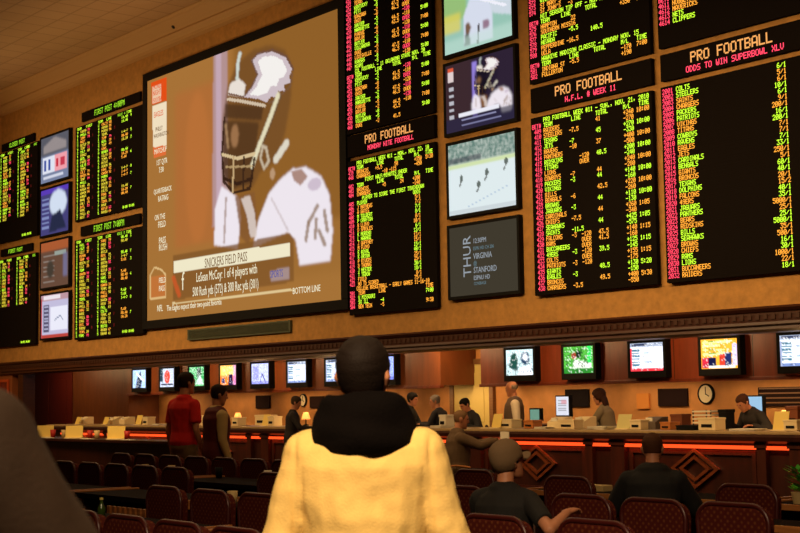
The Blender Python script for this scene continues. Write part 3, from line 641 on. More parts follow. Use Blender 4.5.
# upper cabinets with televisions
M_cab = wood('cabinet_mahogany', (116, 62, 30), (138, 76, 38), 3, 1, .5)
M_cabr = wood('cabinet_red_mahogany', (116, 50, 24), (138, 62, 32), 3, 1, .5)
def cabinet(label, x0, x1, m):
    t = thing('wall_cabinet', label, 'cabinet', (x0, 16.52, 1.78)); w = x1-x0
    MB().box(0, w, 0, .86, 0, .82).build('body', m, t)
    MB().box(-.02, w+.02, -.03, .06, -.05, .0).build('bottom_rail', M_mahog, t, bev=.006)
    mb = MB(); n = max(1, int(w/1.38))
    for i in range(1, n): mb.box(i*w/n-.006, i*w/n+.006, -.004, 0, 0, .82)
    mb.build('panel_joint', M_darkwood, t)
    return t
cabinet('long reddish wall cabinet over the left half of the counter', -31.3, -19.37, M_cab)
cabinet('long reddish wall cabinet over the right half of the counter', -18.28, 3.5, M_cabr)
def tvpic(k):
    g = np.random.RandomState(40+k)
    bgc = [(170, 200, 240), (190, 200, 220), (60, 170, 90), (250, 190, 90), (190, 196, 255), (225, 232, 250), (210, 220, 240), (150, 170, 255), (190, 214, 216), (80, 170, 60), (235, 238, 250), (245, 170, 50), (222, 232, 244)][k]
    P = Pic(34, 26, bgc)
    if k in (0,): P.poly([(.2, 1), (.4, .3), (.6, .1), (.7, .6), (.6, 1)], (20, 40, 70), 1); P.line([(.3, .2), (.8, .6)], .05, (240, 246, 255), 1)
    elif k == 1: P.ell(.5, .45, .2, .35, (224, 70, 50), 1); P.rect(.1, .8, .9, .9, (30, 30, 60)); P.rect(0, 0, .2, .7, (40, 60, 70), 1)
    elif k == 2: P.ell(.65, .35, .16, .3, (20, 50, 40), 1); P.poly([(.4, .9), (.7, .4), (.95, .9)], (200, 220, 210), 1); P.line([(.1, .3), (.4, .7)], .04, (30, 80, 50)); P.noise((220, 240, 220), .85, 5, .8)
    elif k == 3: P.rect(0, .55, 1, 1, (250, 130, 40), 1); P.poly([(.5, 1), (.55, .4), (.75, .4), (.8, 1)], (40, 20, 60)); P.rect(.1, .65, .3, .9, (30, 30, 90)); P.rect(.08, .1, .9, .45, (255, 220, 110)); P.rect(.8, 0, 1, 1, (180, 120, 220), 2, .6)
    elif k in (4, 7): P.rect(.1, .1, .4, .8, (120, 120, 200), 1, .7); P.line([(.5, .9), (.6, .5), (.8, .9)], .03, (60, 60, 110)); P.rect(0, .85, 1, 1, (80, 80, 180), 0, .6)
    elif k in (5, 6, 10, 12):
        P.rect(.0, 0, 1, .16, (150, 160, 180)); P.rect(.05, .03, .5, .12, (40, 50, 80))
        for j in range(6): P.rect(.06, .24+j*.1, .28, .29+j*.1, (60, 110, 130)); P.rect(.4, .26+j*.1, .5+.4*g.rand(), .28+j*.1, (120, 150, 190))
        P.rect(.0, .9, 1, 1, (230, 50, 60) if k == 10 else (110, 130, 180)); P.rect(0, .2, .05, 1, (230, 60, 70) if k == 10 else (150, 160, 190))
    elif k == 8: P.poly([(.1, .7), (.2, .2), (.35, .1), (.45, .4), (.4, .8)], (30, 70, 60), 1); P.ell(.7, .35, .16, .25, (30, 60, 90), 1); P.ell(.7, .32, .09, .12, (230, 236, 240), 1); P.poly([(.5, .7), (.9, .6), (.95, 1), (.45, 1)], (235, 240, 246), 1); P.noise((20, 50, 60), .8, 2, .7, 0, .5, 1, 1)
    elif k == 9: P.ell(.35, .35, .1, .12, (160, 60, 40), 1); P.ell(.5, .3, .1, .14, (20, 30, 20), 1); P.poly([(.3, .8), (.35, .5), (.6, .55), (.9, .6), (.9, .8)], (226, 232, 220), 1); P.rect(.78, 0, .92, .6, (50, 230, 90)); P.noise((20, 60, 20), .75, 4, .7); P.rect(0, .8, 1, 1, (40, 120, 40), 1)
    elif k == 99: pass
    elif k == 11:
        for j in range(4): P.rect(.06, .08+j*.13, .5+.4*g.rand(), .14+j*.13, (255, 240, 150)); P.rect(.2, .09+j*.13, .4, .12+j*.13, (90, 150, 60))
        P.rect(.02, .6, .2, .95, (200, 40, 60)); P.rect(.2, .6, .4, .9, (20, 20, 60)); P.rect(.5, .5, .65, .9, (210, 60, 40)); P.rect(.66, .45, .82, .9, (30, 40, 90)); P.rect(.84, .2, .98, .9, (200, 190, 240)); P.rect(.2, .88, .9, .98, (240, 236, 230))
    P.noise((20, 24, 40), .86, 60+k, .45, .05, .05, .95, .95); P.noise((255, 255, 255), .88, 80+k, .5, .05, .05, .95, .95)
    return P
tx = [(-30.93, 'leftmost counter television, blue and white picture'), (-29.58, 'counter television with a red figure, behind the man in the red shirt'), (-28.23, 'counter television with a green picture right of the man in red'), (-26.88, 'counter television with an orange picture over the man in the vest'),
      (-25.6, 'counter television with a lilac picture, left of the bright listing one'), (-24.23, 'counter television with a white listing, second left of the yellow-jacket man'), (-22.88, 'counter television just left of the head of the man in yellow'), (-21.36, 'counter television just right of the head of the man in yellow'),
      (-17.63, 'counter television above the bald clerk, white and teal picture'), (-16.26, 'counter television with a green football picture, second on the right cabinet'), (-14.82, 'counter television with a white table with red edges'), (-13.44, 'counter television with an orange picture above the clock'), (-12.05, 'rightmost counter television, cut by the photo edge')]
for k, (x, lb) in enumerate(tx):
    tv('counter_television', lb, 'television', x+.08, x+.84, 1.81, 2.39, 16.52, tvpic(k), bez=.05, depth=.13, gain=1.7, low=.05, group='televisions above the counter')
# small downlights under the cabinets and warm light behind the counter
for k in range(5): area('cabinet_downlight', (-30+k*2.6, 16.95, 1.68), (-30+k*2.6, 17.15, 1.0), 1.9, .25, 6.5, (1, .62, .30))
for k in range(4): area('cabinet_downlight', (-17.2+k*2.3, 16.95, 1.68), (-17.2+k*2.3, 17.15, 1.0), 1.9, .25, 8.5, (1, .64, .32))
area('alcove_fill', (-19.0, 16.2, 2.55), (-19.0, 16.9, 1.0), .9, .5, 14, (1, .68, .34))
for k in range(8): area('soffit_light', (-30+k*2.75, 15.3, 2.55), (-30+k*2.75, 16.6, 1.7), .3, .3, 16, (1, .6, .27), 150)
# staff door, back left panelling
d = struct(thing('door_1', None, None, (-19.46, 17.4, 0))); 
M_door = mat('door_cream', (214, 190, 108), .5)
MB().box(-.5, .5, -.05, 0, 0, 2.16).build('door_leaf', M_door, d, bev=.005)
mb = MB(); mb.box(-.34, .34, -.062, -.05, .25, .95); mb.box(-.34, .34, -.062, -.05, 1.1, 2.0); mb.build('door_panel', M_door, d, bev=.006)
mb = MB(); mb.box(-.60, -.5, -.08, 0, 0, 2.26); mb.box(.5, .60, -.08, 0, 0, 2.26); mb.box(-.60, .60, -.08, 0, 2.16, 2.26); mb.build('door_frame', wood('frame_wood', (110, 74, 40), (136, 94, 52)), d)
MB().ell((.43, -.09, 1.02), .03, .03, .03).build('door_knob', M_metal, d, smooth=True)
d = struct(thing('door_2', None, None, (-35.75, 16.6, 0)))
M_mar = mat('maroon_panel', (96, 26, 16), .45); MB().box(-1.3, 1.3, -.05, .1, 0, 2.46).build('door_leaf', M_mar, d)
mb = MB(); mb.box(-1.0, -.1, -.07, -.05, .3, 2.2); mb.box(.1, 1.0, -.07, -.05, .3, 2.2); mb.build('door_panel', M_mar, d, bev=.006)
struct(MB().box(-34.4, -31.3, 16.55, 17.4, 0, 2.62).build('wall_alcove_panel', wood('alcove_panel_wood', (98, 52, 24), (120, 66, 30), 3, 1, .5)))
struct(MB().box(-33.5, -33.2, WY-.02, WY+.3, 0, 2.34).build('trim_3', M_corn))
struct(MB().box(-38, -33.9, WY+.0, WY+.2, 0, 2.34).build('wall_alcove_end', mat('alcove_end_paint', (150, 84, 40), .7)))
pf = thing('framed_poster', 'orange framed poster at the far left end under the wall', 'poster', (-34.35, WY-.01, 1.3))
mb = MB(); mb.box(-.3, .3, -.04, 0, 0, .07); mb.box(-.3, .3, -.04, 0, .83, .9); mb.box(-.3, -.23, -.04, 0, .07, .83); mb.box(.23, .3, -.04, 0, .07, .83); mb.build('frame', mat('poster_frame_orange', (200, 84, 36), .4), pf)
MB().box(-.23, .23, -.02, 0, .07, .83).build('print', mat('poster_print', (120, 44, 30), .6, var=.5, vscale=5), pf)

# ------------------------------------------------------------------ things on the counter and back wall
CT = 1.07
def placard(x, y, w, h, label, m=M_card, rz=0, z=CT, lean=.06, name='card_holder'):
    t = thing(name, label, 'card holder', (x, y, z), rz)
    MB().prism_x([(-.004, .012), (lean-.004, h), (lean+.004, h), (.008, .012)], -w/2, w/2).build('card', m, t)
    MB().prism_x([(-.05, 0), (.09, 0), (.09, .012), (-.05, .012)], -w/2, w/2).build('foot', M_cream, t)
    return t
def boxy(name, cat, x, y, w, dp, h, label, m, z=CT, rz=0, parts=True):
    t = thing(name, label, cat, (x, y, z), rz)
    MB().box(-w/2, w/2, -dp/2, dp/2, 0, h).build('body', m, t, bev=.012)
    MB().box(-w/2-.006, w/2+.006, -dp/2-.006, dp/2+.006, h*.86, h+.006).build('lid', m, t, bev=.006)
    MB().box(-w*.3, w*.3, -dp/2-.008, -dp/2, h*.25, h*.5).build('slot', M_dark, t)
    return t
def monitor(x, y, w, h, label, col, z=CT, rz=0, tilt=.1, name='computer_monitor', lines=0):
    t = thing(name, label, 'monitor', (x, y, z), rz)
    MB().lathe([(.12, 0), (.12, .015), (.03, .03), (.025, .12)], 14).build('stand', M_dark, t)
    sc = MB().box(-w/2, w/2, -.02, .05, .1, .1+h).build('housing', M_dark, t, bev=.008)
    P = Pic(24, 20, col)
    if lines:
        for k in range(5): P.rect(.15, .2+k*.13, .8, .25+k*.13, tuple(int(v*.7) for v in col))
        P.rect(.4, .2, .85, .4, (230, 120, 130), 1, .6)
    P.build('picture', -w/2+.02, w/2-.02, .12, .08+h, -.022, t)
    return t
def till(x, y, label, m=M_cream):
    t = thing('ticket_printer', label, 'ticket printer', (x, y, CT))
    MB().prism_x([(-.14, 0), (.14, 0), (.14, .17), (.02, .17), (-.14, .1)], -.13, .13).build('body', m, t, bev=.01)
    MB().box(-.06, .06, -.12, -.10, .105, .16).build('ticket', M_paper, t)
    return t
def papers(x, y, w, dp, n, label, m=M_paper, rz=0):
    mb = MB(); g = random.Random(int(x*100))
    for k in range(n):
        a = g.uniform(-.15, .15); i0 = len(mb.v); mb.box(-w/2, w/2, -dp/2, dp/2, k*.006, k*.006+.005)
        mb.xf(Matrix.Rotation(a, 4, 'Z'), i0)
    return tag(mb.build('paper_stack', m, None, (x, y, CT+.001)), label, 'papers')
def cx(px, y):   # where a thing on the counter stands, from its column in the photograph
    t = Vector(rt)*((px-400)/1400)+fw-up*((428-266.5)/1400)
    return t.x/t.y*y
def at(px, y): return cx(px, y)
M_org = mat('orange_box', (190, 116, 52), .6); M_brn = mat('brown_box', (120, 62, 30), .6); M_grey = mat('grey_plastic', (96, 84, 72), .6)
placard(at(496, 14.85), 14.85, .2, .22, 'cream card holder in front of the bald clerk')
boxy('ticket_box', 'box', at(510, 15.0), 15.0, .30, .22, .13, 'cream box in front of the bald clerk', M_cream)
monitor(at(536, 15.2), 15.2, .24, .2, 'small teal lit register display right of the bald clerk', (110, 150, 130), name='register_display')
boxy('ticket_box', 'box', at(533, 14.9), 14.9, .2, .2, .12, 'orange tan box under the small register display', M_org)
monitor(at(564, 15.25), 15.25, .30, .32, 'bright white computer monitor behind the counter left of the woman clerk', (230, 232, 244), lines=1, z=CT+.07)
till(at(560, 15.0), 15.0, 'ticket printer beneath the bright white monitor')
boxy('ticket_box', 'box', at(571, 14.85), 14.85, .32, .2, .13, 'wide cream box left of the woman clerk', M_cream)
till(at(584, 15.25), 15.25, 'beige ticket printer beside the woman clerk')
papers(at(546, 14.8), 14.8, .22, .28, 5, 'white papers in front of the register display'); papers(at(602, 14.8), 14.8, .35, .25, 7, 'loose white papers under the hands of the woman clerk')
placard(at(623, 14.85), 14.85, .25, .21, 'cream card holder right of the woman clerk', mat('pale_card', (210, 200, 130), .6))
boxy('ticket_box', 'box', at(640, 14.9), 14.9, .2, .2, .13, 'cream box right of the pale card holder', M_cream)
till(at(655, 15.1), 15.1, 'grey ticket printer left of the dark monitor', M_grey)
boxy('ticket_box', 'box', at(670, 14.9), 14.9, .18, .2, .1, 'small orange box under the dark monitor', M_org)
boxy('carton', 'box', at(681, 15.25), 15.25, .2, .2, .2, 'brown carton beside the dark monitor', M_brn)
boxy('paper_tray', 'tray', at(690, 14.8), 14.8, .3, .22, .06, 'dark low tray left of the wall clock', M_dark); papers(at(694, 15.15), 15.15, .3, .22, 9, 'stack of white papers behind the dark tray')
boxy('ticket_box', 'box', at(712, 14.85), 14.85, .28, .22, .16, 'cream box below the stacked trays', M_cream)
t = thing('stacked_letter_trays', 'stack of white letter trays below the wall clock', 'letter trays', (at(709, 15.25), 15.25, CT))
for k in range(4): MB().box(-.16, .16, -.15, .15, .08+k*.05, .1+k*.05).build('tray', M_paper, t)
for sx in (-1, 1):
    for sy in (-1, 1): MB().box(sx*.15-.006, sx*.15+.006, sy*.14-.006, sy*.14+.006, 0, .26).build('post', M_dark, t)
boxy('receipt_machine', 'machine', at(727, 15.3), 15.3, .12, .2, .26, 'black machine right of the letter trays', M_dark)
t = thing('back_counter', 'low dark work counter against the back wall behind the clerks', 'counter', (-18.2, 16.75, 0))
MB().box(0, 21.5, 0, .64, 1.04, 1.08).build('worktop', M_darkwood, t, bev=.006); MB().box(.03, 21.4, .05, .64, 0, 1.04).build('base_cabinet', M_mahog, t)
monitor(at(756, 17.0), 17.0, .32, .33, 'blue white computer monitor behind the reading clerk at the right', (160, 200, 230), z=1.085)
placard(at(780, 14.85), 14.85, .22, .24, 'yellow card holder near the right photo edge')
boxy('carton', 'box', at(797, 15.25), 15.25, .18, .2, .3, 'dark red brown carton at the right photo edge', M_brn); boxy('ticket_box', 'box', at(795, 14.9), 14.9, .2, .2, .13, 'cream box at the right photo edge', M_cream)
papers(at(748, 14.8), 14.8, .40, .26, 4, 'open newspaper under the reading clerk')
# left of the yellow jacket man
placard(at(138, 14.85), 14.85, .24, .21, 'yellow card holder left of the man in red'); boxy('ticket_box', 'box', at(149, 14.9), 14.9, .22, .2, .17, 'cream box left of the man in red', M_cream)
boxy('ticket_box', 'box', at(239, 14.9), 14.9, .22, .2, .16, 'cream box under the glowing desk lamp', M_cream)
placard(at(265, 14.85), 14.85, .22, .22, 'cream card holder left of the dark dressed man'); boxy('ticket_box', 'box', at(275, 14.95), 14.95, .2, .2, .18, 'cream box beside the dark dressed man', M_cream)
boxy('cash_register', 'register', at(266, 15.3), 15.3, .42, .25, .2, 'cream cash register under the left dark menu board', M_cream)
boxy('ticket_box', 'box', at(325, 14.9), 14.9, .22, .2, .17, 'cream box left of the black hood', M_cream); boxy('ticket_box', 'box', at(200, 14.9), 14.9, .16, .2, .2, 'cream box between the man in red and the man in the vest', M_cream)
papers(at(160, 14.8), 14.8, .25, .25, 5, 'white papers left of the man in red'); papers(at(440, 14.85), 14.85, .26, .2, 6, 'white papers in front of the grey haired person')
boxy('ticket_box', 'box', at(447, 15.1), 15.1, .16, .2, .2, 'white box right of the grey haired person', M_paper)
placard(at(105, 14.9), 14.9, .22, .17, 'small card holder on the counter left end, right one of a pair'); placard(at(77, 14.9), 14.9, .22, .17, 'small card holder on the counter left end, left one of a pair')
for px in (86, 116, 127): till(at(px, 15.2), 15.2, {86: 'cream ticket printer at the left end of the counter', 116: 'cream ticket printer second from the left end of the counter', 127: 'cream ticket printer third from the left end of the counter'}[px])
# lamps
def desk_lamp(px, label, e):
    x = at(px, 15.3); t = thing('desk_lamp', label, 'lamp', (x, 15.3, CT))
    MB().lathe([(.06, 0), (.06, .015), (.015, .03), (.012, .14)], 14).build('base', M_metal, t, smooth=True)
    MB().lathe([(.085, .12), (.075, .17), (.05, .24), (.045, .25)], 16).build('lamp_shade', mat('glowing_shade', (255, 200, 120), .6, emit=(255, 176, 84), es=1.1), t, smooth=True)
    l = bpy.data.lights.new('lamp_bulb', 'POINT'); l.energy = e; l.color = (1, .6, .25); l.shadow_soft_size = .05
    lo = bpy.data.objects.new('lamp_bulb', l); C.objects.link(lo); lo.location = (x, 15.3, CT+.36)
desk_lamp(238, 'glowing desk lamp between the vest man and the menu board', 9); desk_lamp(306, 'glowing desk lamp beside the dark dressed man', 9); desk_lamp(786, 'glowing desk lamp under the long menu board at right', 7)
def wallboard(px, y, w, h, z, label, slats=0, col=(40, 22, 18)):
    t = thing('menu_board', label, 'board', (at(px, 17.4), 17.4, z))
    MB().box(-w/2, w/2, -.04, 0, 0, h).build('panel', mat('board_%d' % col[0], col, .9, spec=.15), t, bev=.006)
    if slats:
        mb = MB()
        for k in range(slats): mb.box(-w/2+.03, w/2-.03, -.05, -.04, .04+k*h/slats, .06+k*h/slats)
        mb.build('slat', mat('board_lines', (120, 84, 50), .5), t)
wallboard(264, 0, .57, .29, 1.38, 'dark square board on the back wall above the left cash register')
wallboard(318, 0, .5, .25, 1.38, 'dark board on the back wall left of the black hood', 0, (42, 24, 18))
wallboard(675, 0, .60, .28, 1.36, 'dark wide board on the back wall left of the clock', 0, (34, 18, 16))
wallboard(579, 0, .55, .30, 1.36, 'black board on the back wall behind the white monitor', 0, (24, 16, 14)); wallboard(792, 0, 1.1, .28, 1.35, 'long dark menu board with lines at the right photo edge', 4, (36, 20, 16))
wallboard(645, 0, .26, .25, 1.32, 'orange paper notice on the back wall', 0, (214, 140, 66))
for px, r, lb in ((708, .16, 'round wall clock with white face and dark rim at the right'), (304, .14, 'round wall clock above the desk lamp beside the dark dressed man')):
    t = thing('wall_clock', lb, 'clock', (at(px, 17.4)+.0, 17.4, 1.545)); 
    RX = Matrix.Rotation(R(90), 4, 'X')
    MB().lathe([(r, 0), (r, .03), (r*.86, .045), (r*.86, .02), (.001, .02)], 28).xf(RX).build('rim', M_dark, t, smooth=True)
    MB().lathe([(.001, .021), (r*.85, .021), (r*.85, .024), (.001, .024)], 28).xf(RX).build('face', mat('clock_face', (236, 220, 176), .5), t)
    mb = MB(); mb.box(-.006, .006, -.034, -.03, -.01, r*.7); mb.build('minute_hand', M_dark, t); mb = MB(); i = mb.box(-.007, .007, -.03, -.026, -.01, r*.45); mb.xf(Matrix.Rotation(R(120), 4, 'Y')); mb.build('hour_hand', M_dark, t)

# ------------------------------------------------------------------ chairs
def make_chair():
    t = thing('lounge_chair', 'chair', 'chair')
    W2, H0, H1 = .235, .42, .955
    def outline(w, z0, z1, r, n=6):
        p = [(-w*.86, z0), (w*.86, z0)]
        for k in range(n+1):
            a = math.pi/2*k/n; p.append((w-r+r*math.cos(a), z1-r+r*math.sin(a)))
        for k in range(n+1):
            a = math.pi/2+math.pi/2*k/n; p.append((-w+r+r*math.cos(a), z1-r+r*math.sin(a)))
        return p
    sh = Matrix.Shear('XY', 4, (0, 0))
    lean = Matrix.Rotation(R(6), 4, 'X')
    b = MB().prism_y(outline(W2-.012, H0, H1-.012, .085), -.03, .05); b.build('backrest', M_upl, t, bev=.012, smooth=False)
    o = outline(W2, H0-.02, H1, .1, 8); pts = [(x, -.02, z) for x, z in o[1:]+[o[0]]]
    MB().tube(pts, .014, 8).build('back_rim', M_rim, t, smooth=True)
    s = MB(); s.box(-.22, .22, .05, .50, .32, .43); s.build('seat', M_upl, t, bev=.03)
    for sx in (-1, 1):
        MB().tube([(sx*.248, 0, .66), (sx*.25, .2, .665), (sx*.248, .38, .64)], [(.024, .016)]*3, 8, side=(1, 0, 0)).build('armrest', M_tanwood, t, smooth=True)
        MB().tube([(sx*.248, .36, .63), (sx*.235, .40, .40)], .014, 8).build('arm_post', M_metal, t)
        for yy in (.02, .46): MB().tube([(sx*.2, yy, .38), (sx*.235, yy+(-.04 if yy < .1 else .03), .012)], [.016, .012], 8).build('leg', M_metal, t)
    return t
chair0 = make_chair(); used = [False]; CH = []
def chair(x, y, rz=0, label='', group=None):
    if not used[0]:
        used[0] = True; chair0.location = (x, y, 0); chair0.rotation_euler = (0, 0, rz); chair0['label'] = label
        if group: chair0['group'] = group
        return chair0
    return dup(chair0, (x, y, 0), rz, label, group)
ORD = ['first', 'second', 'third', 'fourth', 'fifth', 'sixth', 'seventh', 'eighth', 'ninth', 'tenth', 'eleventh', 'twelfth', 'thirteenth', 'fourteenth', 'fifteenth', 'sixteenth', 'seventeenth', 'eighteenth', 'nineteenth', 'twentieth']
rows = [
    ('in the seating row farthest from the camera', 'chairs of the farthest row', 7.86, [-15.0, -14.43, -13.86, -13.29, -12.72, -12.15, -11.58, -11.01]),
    ('in the second seating row from the counter', 'chairs of the second row', 6.45, [-13.55, -12.98, -12.41, -11.84, -11.27, -9.66, -9.09]),
    ('in the third seating row from the counter', 'chairs of the third row', 4.95, [-8.80, -8.18, -7.58]),
    ('in the front row left of the yellow jacket', 'chairs of the nearest row', 3.55, [-7.78, -7.24, -6.70, -6.16, -5.62]),
]
for nm, gp, y, lst in rows:
    for i, x in enumerate(lst): chair(x, y, 0, 'maroon padded chair %s, %s from the left' % (nm, ORD[i]), gp)
rt_ch = [(-4.82, 6.17, 'front maroon chair at the right with speckled back, nearest the photo edge'), (-5.72, 7.47, 'maroon chair at the right, directly behind the front speckled one'), (-4.66, 4.93, 'low maroon chair back at the bottom edge, right of the cap man'),
         (-5.90, 6.13, 'wide maroon chair back between the cap man and the black shirt man'), (-7.32, 7.47, 'maroon chair beyond the cap man, under the counter lozenge'), (-5.36, 6.15, 'maroon speckled chair in front of the black shirt man'),
         (-7.12, 6.25, 'maroon chair just right of the yellow jacket, lower one'), (-8.62, 7.71, 'maroon chair just right of the yellow jacket, upper one'), (-5.22, 4.80, 'low maroon chair back right behind the cap man'), (-5.10, 7.55, 'maroon chair at the right photo edge beside the green plant')]
for x, y, lb in rt_ch: chair(x, y, 0, lb)
def stool(x, y, label):
    t = thing('round_stool', label, 'stool', (x, y, 0))
    MB().lathe([(.001, .36), (.17, .36), (.19, .38), (.19, .405), (.17, .42), (.001, .42)], 24).build('seat', M_upl, t, smooth=True)
    MB().lathe([(.2, 0), (.2, .02), (.04, .04), (.03, .36)], 20).build('pedestal', M_metal, t, smooth=True)
stool(-6.07, 5.62, 'round stool under the man in the grey cap'); stool(-6.72, 7.62, 'round stool under the man in the black shirt')
chair(-14.22, 12.05, R(-30), 'maroon chair under the seated customer at the counter')

# ------------------------------------------------------------------ desks between the rows
def desk(x0, x1, y, label, h=.77, d=.5):
    t = thing('bettor_desk', label, 'desk', (x0, y, 0)); w = x1-x0; M_dk = mat('desk_laminate', (20, 10, 8), .9, spec=.1)
    MB().box(0, w, 0, d, h-.03, h).build('desktop', M_dk, t)
    mb = MB(); mb.box(-.04, 0, -.02, d+.02, h-.06, h+.012); mb.box(w, w+.04, -.02, d+.02, h-.06, h+.012); mb.build('end_band', M_tanwood, t, bev=.004)
    MB().box(0, w, -.02, 0, h-.04, h+.003).build('front_band', M_tanwood if x0 > -9 and y > 6 else M_dk, t, bev=.004)
    for xx in (0, w-.03): MB().box(xx, xx+.03, .05, d-.05, 0, h-.03).build('end_panel', M_darkwood, t)
    MB().box(.03, w-.03, d-.07, d-.05, .2, h-.03).build('modesty_panel', M_darkwood, t)
for x0, x1, y, d, lb in ((-13.4, -11.0, 8.5, .5, 'dark desk below the vest man, in front of the farthest chairs'), (-15.2, -12.85, 7.15, .62, 'dark desk behind the farthest chairs, left of the aisle edge'), (-12.62, -10.6, 7.15, .62, 'dark desk behind the farthest chairs, tan wood end facing the aisle'),
        (-10.4, -8.6, 7.15, .5, 'dark desk beside the left side of the yellow jacket'), (-13.6, -11.75, 5.6, .6, 'low dark desk with tan end left of the green bottle'), (-11.55, -9.75, 5.6, .6, 'dark desk with tan end above the green bottle'), (-9.4, -7.4, 5.6, .5, 'dark desk in front of the third chair row, with a beige cup'),
        (-9.6, -7.6, 4.2, .5, 'dark desk under the green bottle'), (-7.4, -5.4, 4.2, .45, 'dark desk hidden before the nearest chairs'), (-8.6, -6.4, 8.3, .55, 'dark desk before the counter lozenge at right'), (-6.2, -4.3, 8.3, .55, 'dark desk with tan edges under the green plant'), (-5.5, -4.2, 6.95, .35, 'small desk with tan edges right of the front speckled chair')):
    desk(x0, x1, y, lb, d=d)
# ribbed tan panel
t = thing('slatted_rack', 'tan slatted rack behind the nearest chairs at left', 'rack', (-9.95, 5.30, 0))
mb = MB()
for k in range(11): mb.box(-.44+k*.084, -.39+k*.084, 0, .02, .28, .73)
mb.build('slats', M_tanwood, t, bev=.003); MB().box(-.45, .45, -.01, .03, .28, .34).build('rail', M_tanwood, t)
for sx in (-.29, .27): MB().box(sx, sx+.02, .0, .02, 0, .31).build('leg', M_metal, t)

# stand up ledge with card holders far left
t = thing('standing_ledge', 'high dark standing ledge at the left with card holders on it', 'ledge', (-21.3, 9.2, 0))
MB().box(0, 5.1, 0, .5, 1.0, 1.04).build('top', M_darkwood, t, bev=.006); MB().box(.1, 5.0, .15, .4, 0, 1.0).build('body', M_darkwood, t)
LZ = 1.04
def ax(px, y, py=437):
    v = Vector(rt)*((px-400)/1400)+fw-up*((py-266.5)/1400); return v.x/v.y*y
for px, w, lb in ((45, .28, 'leftmost large yellow card holder on the standing ledge'), (74, .28, 'middle large yellow card holder on the standing ledge'), (116, .27, 'rightmost large yellow card holder on the standing ledge')):
    placard(ax(px, 9.4), 9.4, w, .185, lb, M_card, R(38), LZ, .02, 'large_card_holder')
def cup(x, y, z, label, m=M_paper, h=.1, r=.035):
    return tag(MB().lathe([(r*.75, 0), (r, h), (r*.9, h), (r*.68, .008), (.001, .008)], 14).build('paper_cup', m, None, (x, y, z), smooth=True), label, 'cup')
M_red = mat('red_cup', (190, 40, 24), .5); M_beige = mat('beige_cup', (206, 178, 120), .6)
for px, m, lb in ((53, M_red, 'red cup beside the leftmost large card holder'), (90, M_red, 'red cup beside the middle large card holder'), (97, M_beige, 'beige cup right of the red cups on the ledge'), (127, M_red, 'red cup beside the rightmost large card holder'), (64, M_beige, 'beige cup left of the middle large card holder')):
    cup(ax(px, 9.45), 9.45, LZ, lb, m, .12, .045)
def ledge_glint(x, y, z, w, d, label, m=M_paper, rz=0):
    return tag(MB().box(-w/2, w/2, -d/2, d/2, 0, .008).build('glint_strip', m, None, (x, y, z)), label, 'paper')
for px, lb in ((48, 'white strip standing in for a glint on the ledge, far left'), (87, 'white strip standing in for a glint, middle of the ledge'), (128, 'white strip standing in for a glint, right end of the ledge')): ledge_glint(ax(px, 9.26, 446), 9.26, LZ, .26, .1, lb)  # thin white strips stand in for glints along the ledge
for x, y, m, lb in ((-13.76, 7.48, M_beige, 'beige cup right of the far left chair backs'), (-13.29, 7.54, M_beige, 'pinkish cup between second row chairs'), (-12.43, 7.6, M_dark, 'dark cup on the desk below the vest man'), (-9.08, 5.67, M_beige, 'beige cup between two third row chairs'),
        (-11.45, 7.55, M_paper, 'white cup left of the yellow jacket'), (-6.6, 8.42, M_paper, 'white cup between the two right chairs'), (-8.42, 8.42, M_beige, 'pale beige cup right of the man in the cap')):
    cup(x, y, .77, lb, m, .11, .04)
tag(MB().box(-.11, .11, -.06, .06, 0, .05).build('tissue_box', M_beige, None, (-8.03, 8.52, .77), bev=.006), 'small tan box on the desk left of the black shirt man', 'box')
bt_ = thing('green_bottle', 'green glass bottle with yellow cap at the left', 'bottle', (-8.82, 4.46, .77))
MB().lathe([(.026, 0), (.027, .07), (.011, .10), (.010, .125)], 14).build('body', mat('green_glass', (60, 84, 30), .15), bt_, smooth=True); MB().lathe([(.013, .125), (.013, .14), (.001, .141)], 12).build('cap', M_card, bt_)
pp = thing('potted_plant', 'small bright green plant at the right photo edge', 'plant', (-6.0, 8.42, .77)); MB().lathe([(.05, 0), (.065, .08), (.06, .08), (.001, .06)], 14).build('pot', M_beige, pp)
mb = MB()
for k in range(60):
    a = rnd.uniform(0, 6.28); r = rnd.uniform(.02, .11); z = rnd.uniform(.08, .24); d_ = Vector((math.cos(a), math.sin(a), .5)); s_ = Vector((-math.sin(a), math.cos(a), 0))*.02; b_ = Vector((math.cos(a)*r*.5, math.sin(a)*r*.5, z)); mb.quad(b_, b_+d_*.03+s_, b_+d_*.07, b_+d_*.03-s_)
mb.build('leaves', mat('leaf_green', (60, 170, 40), .5), pp)

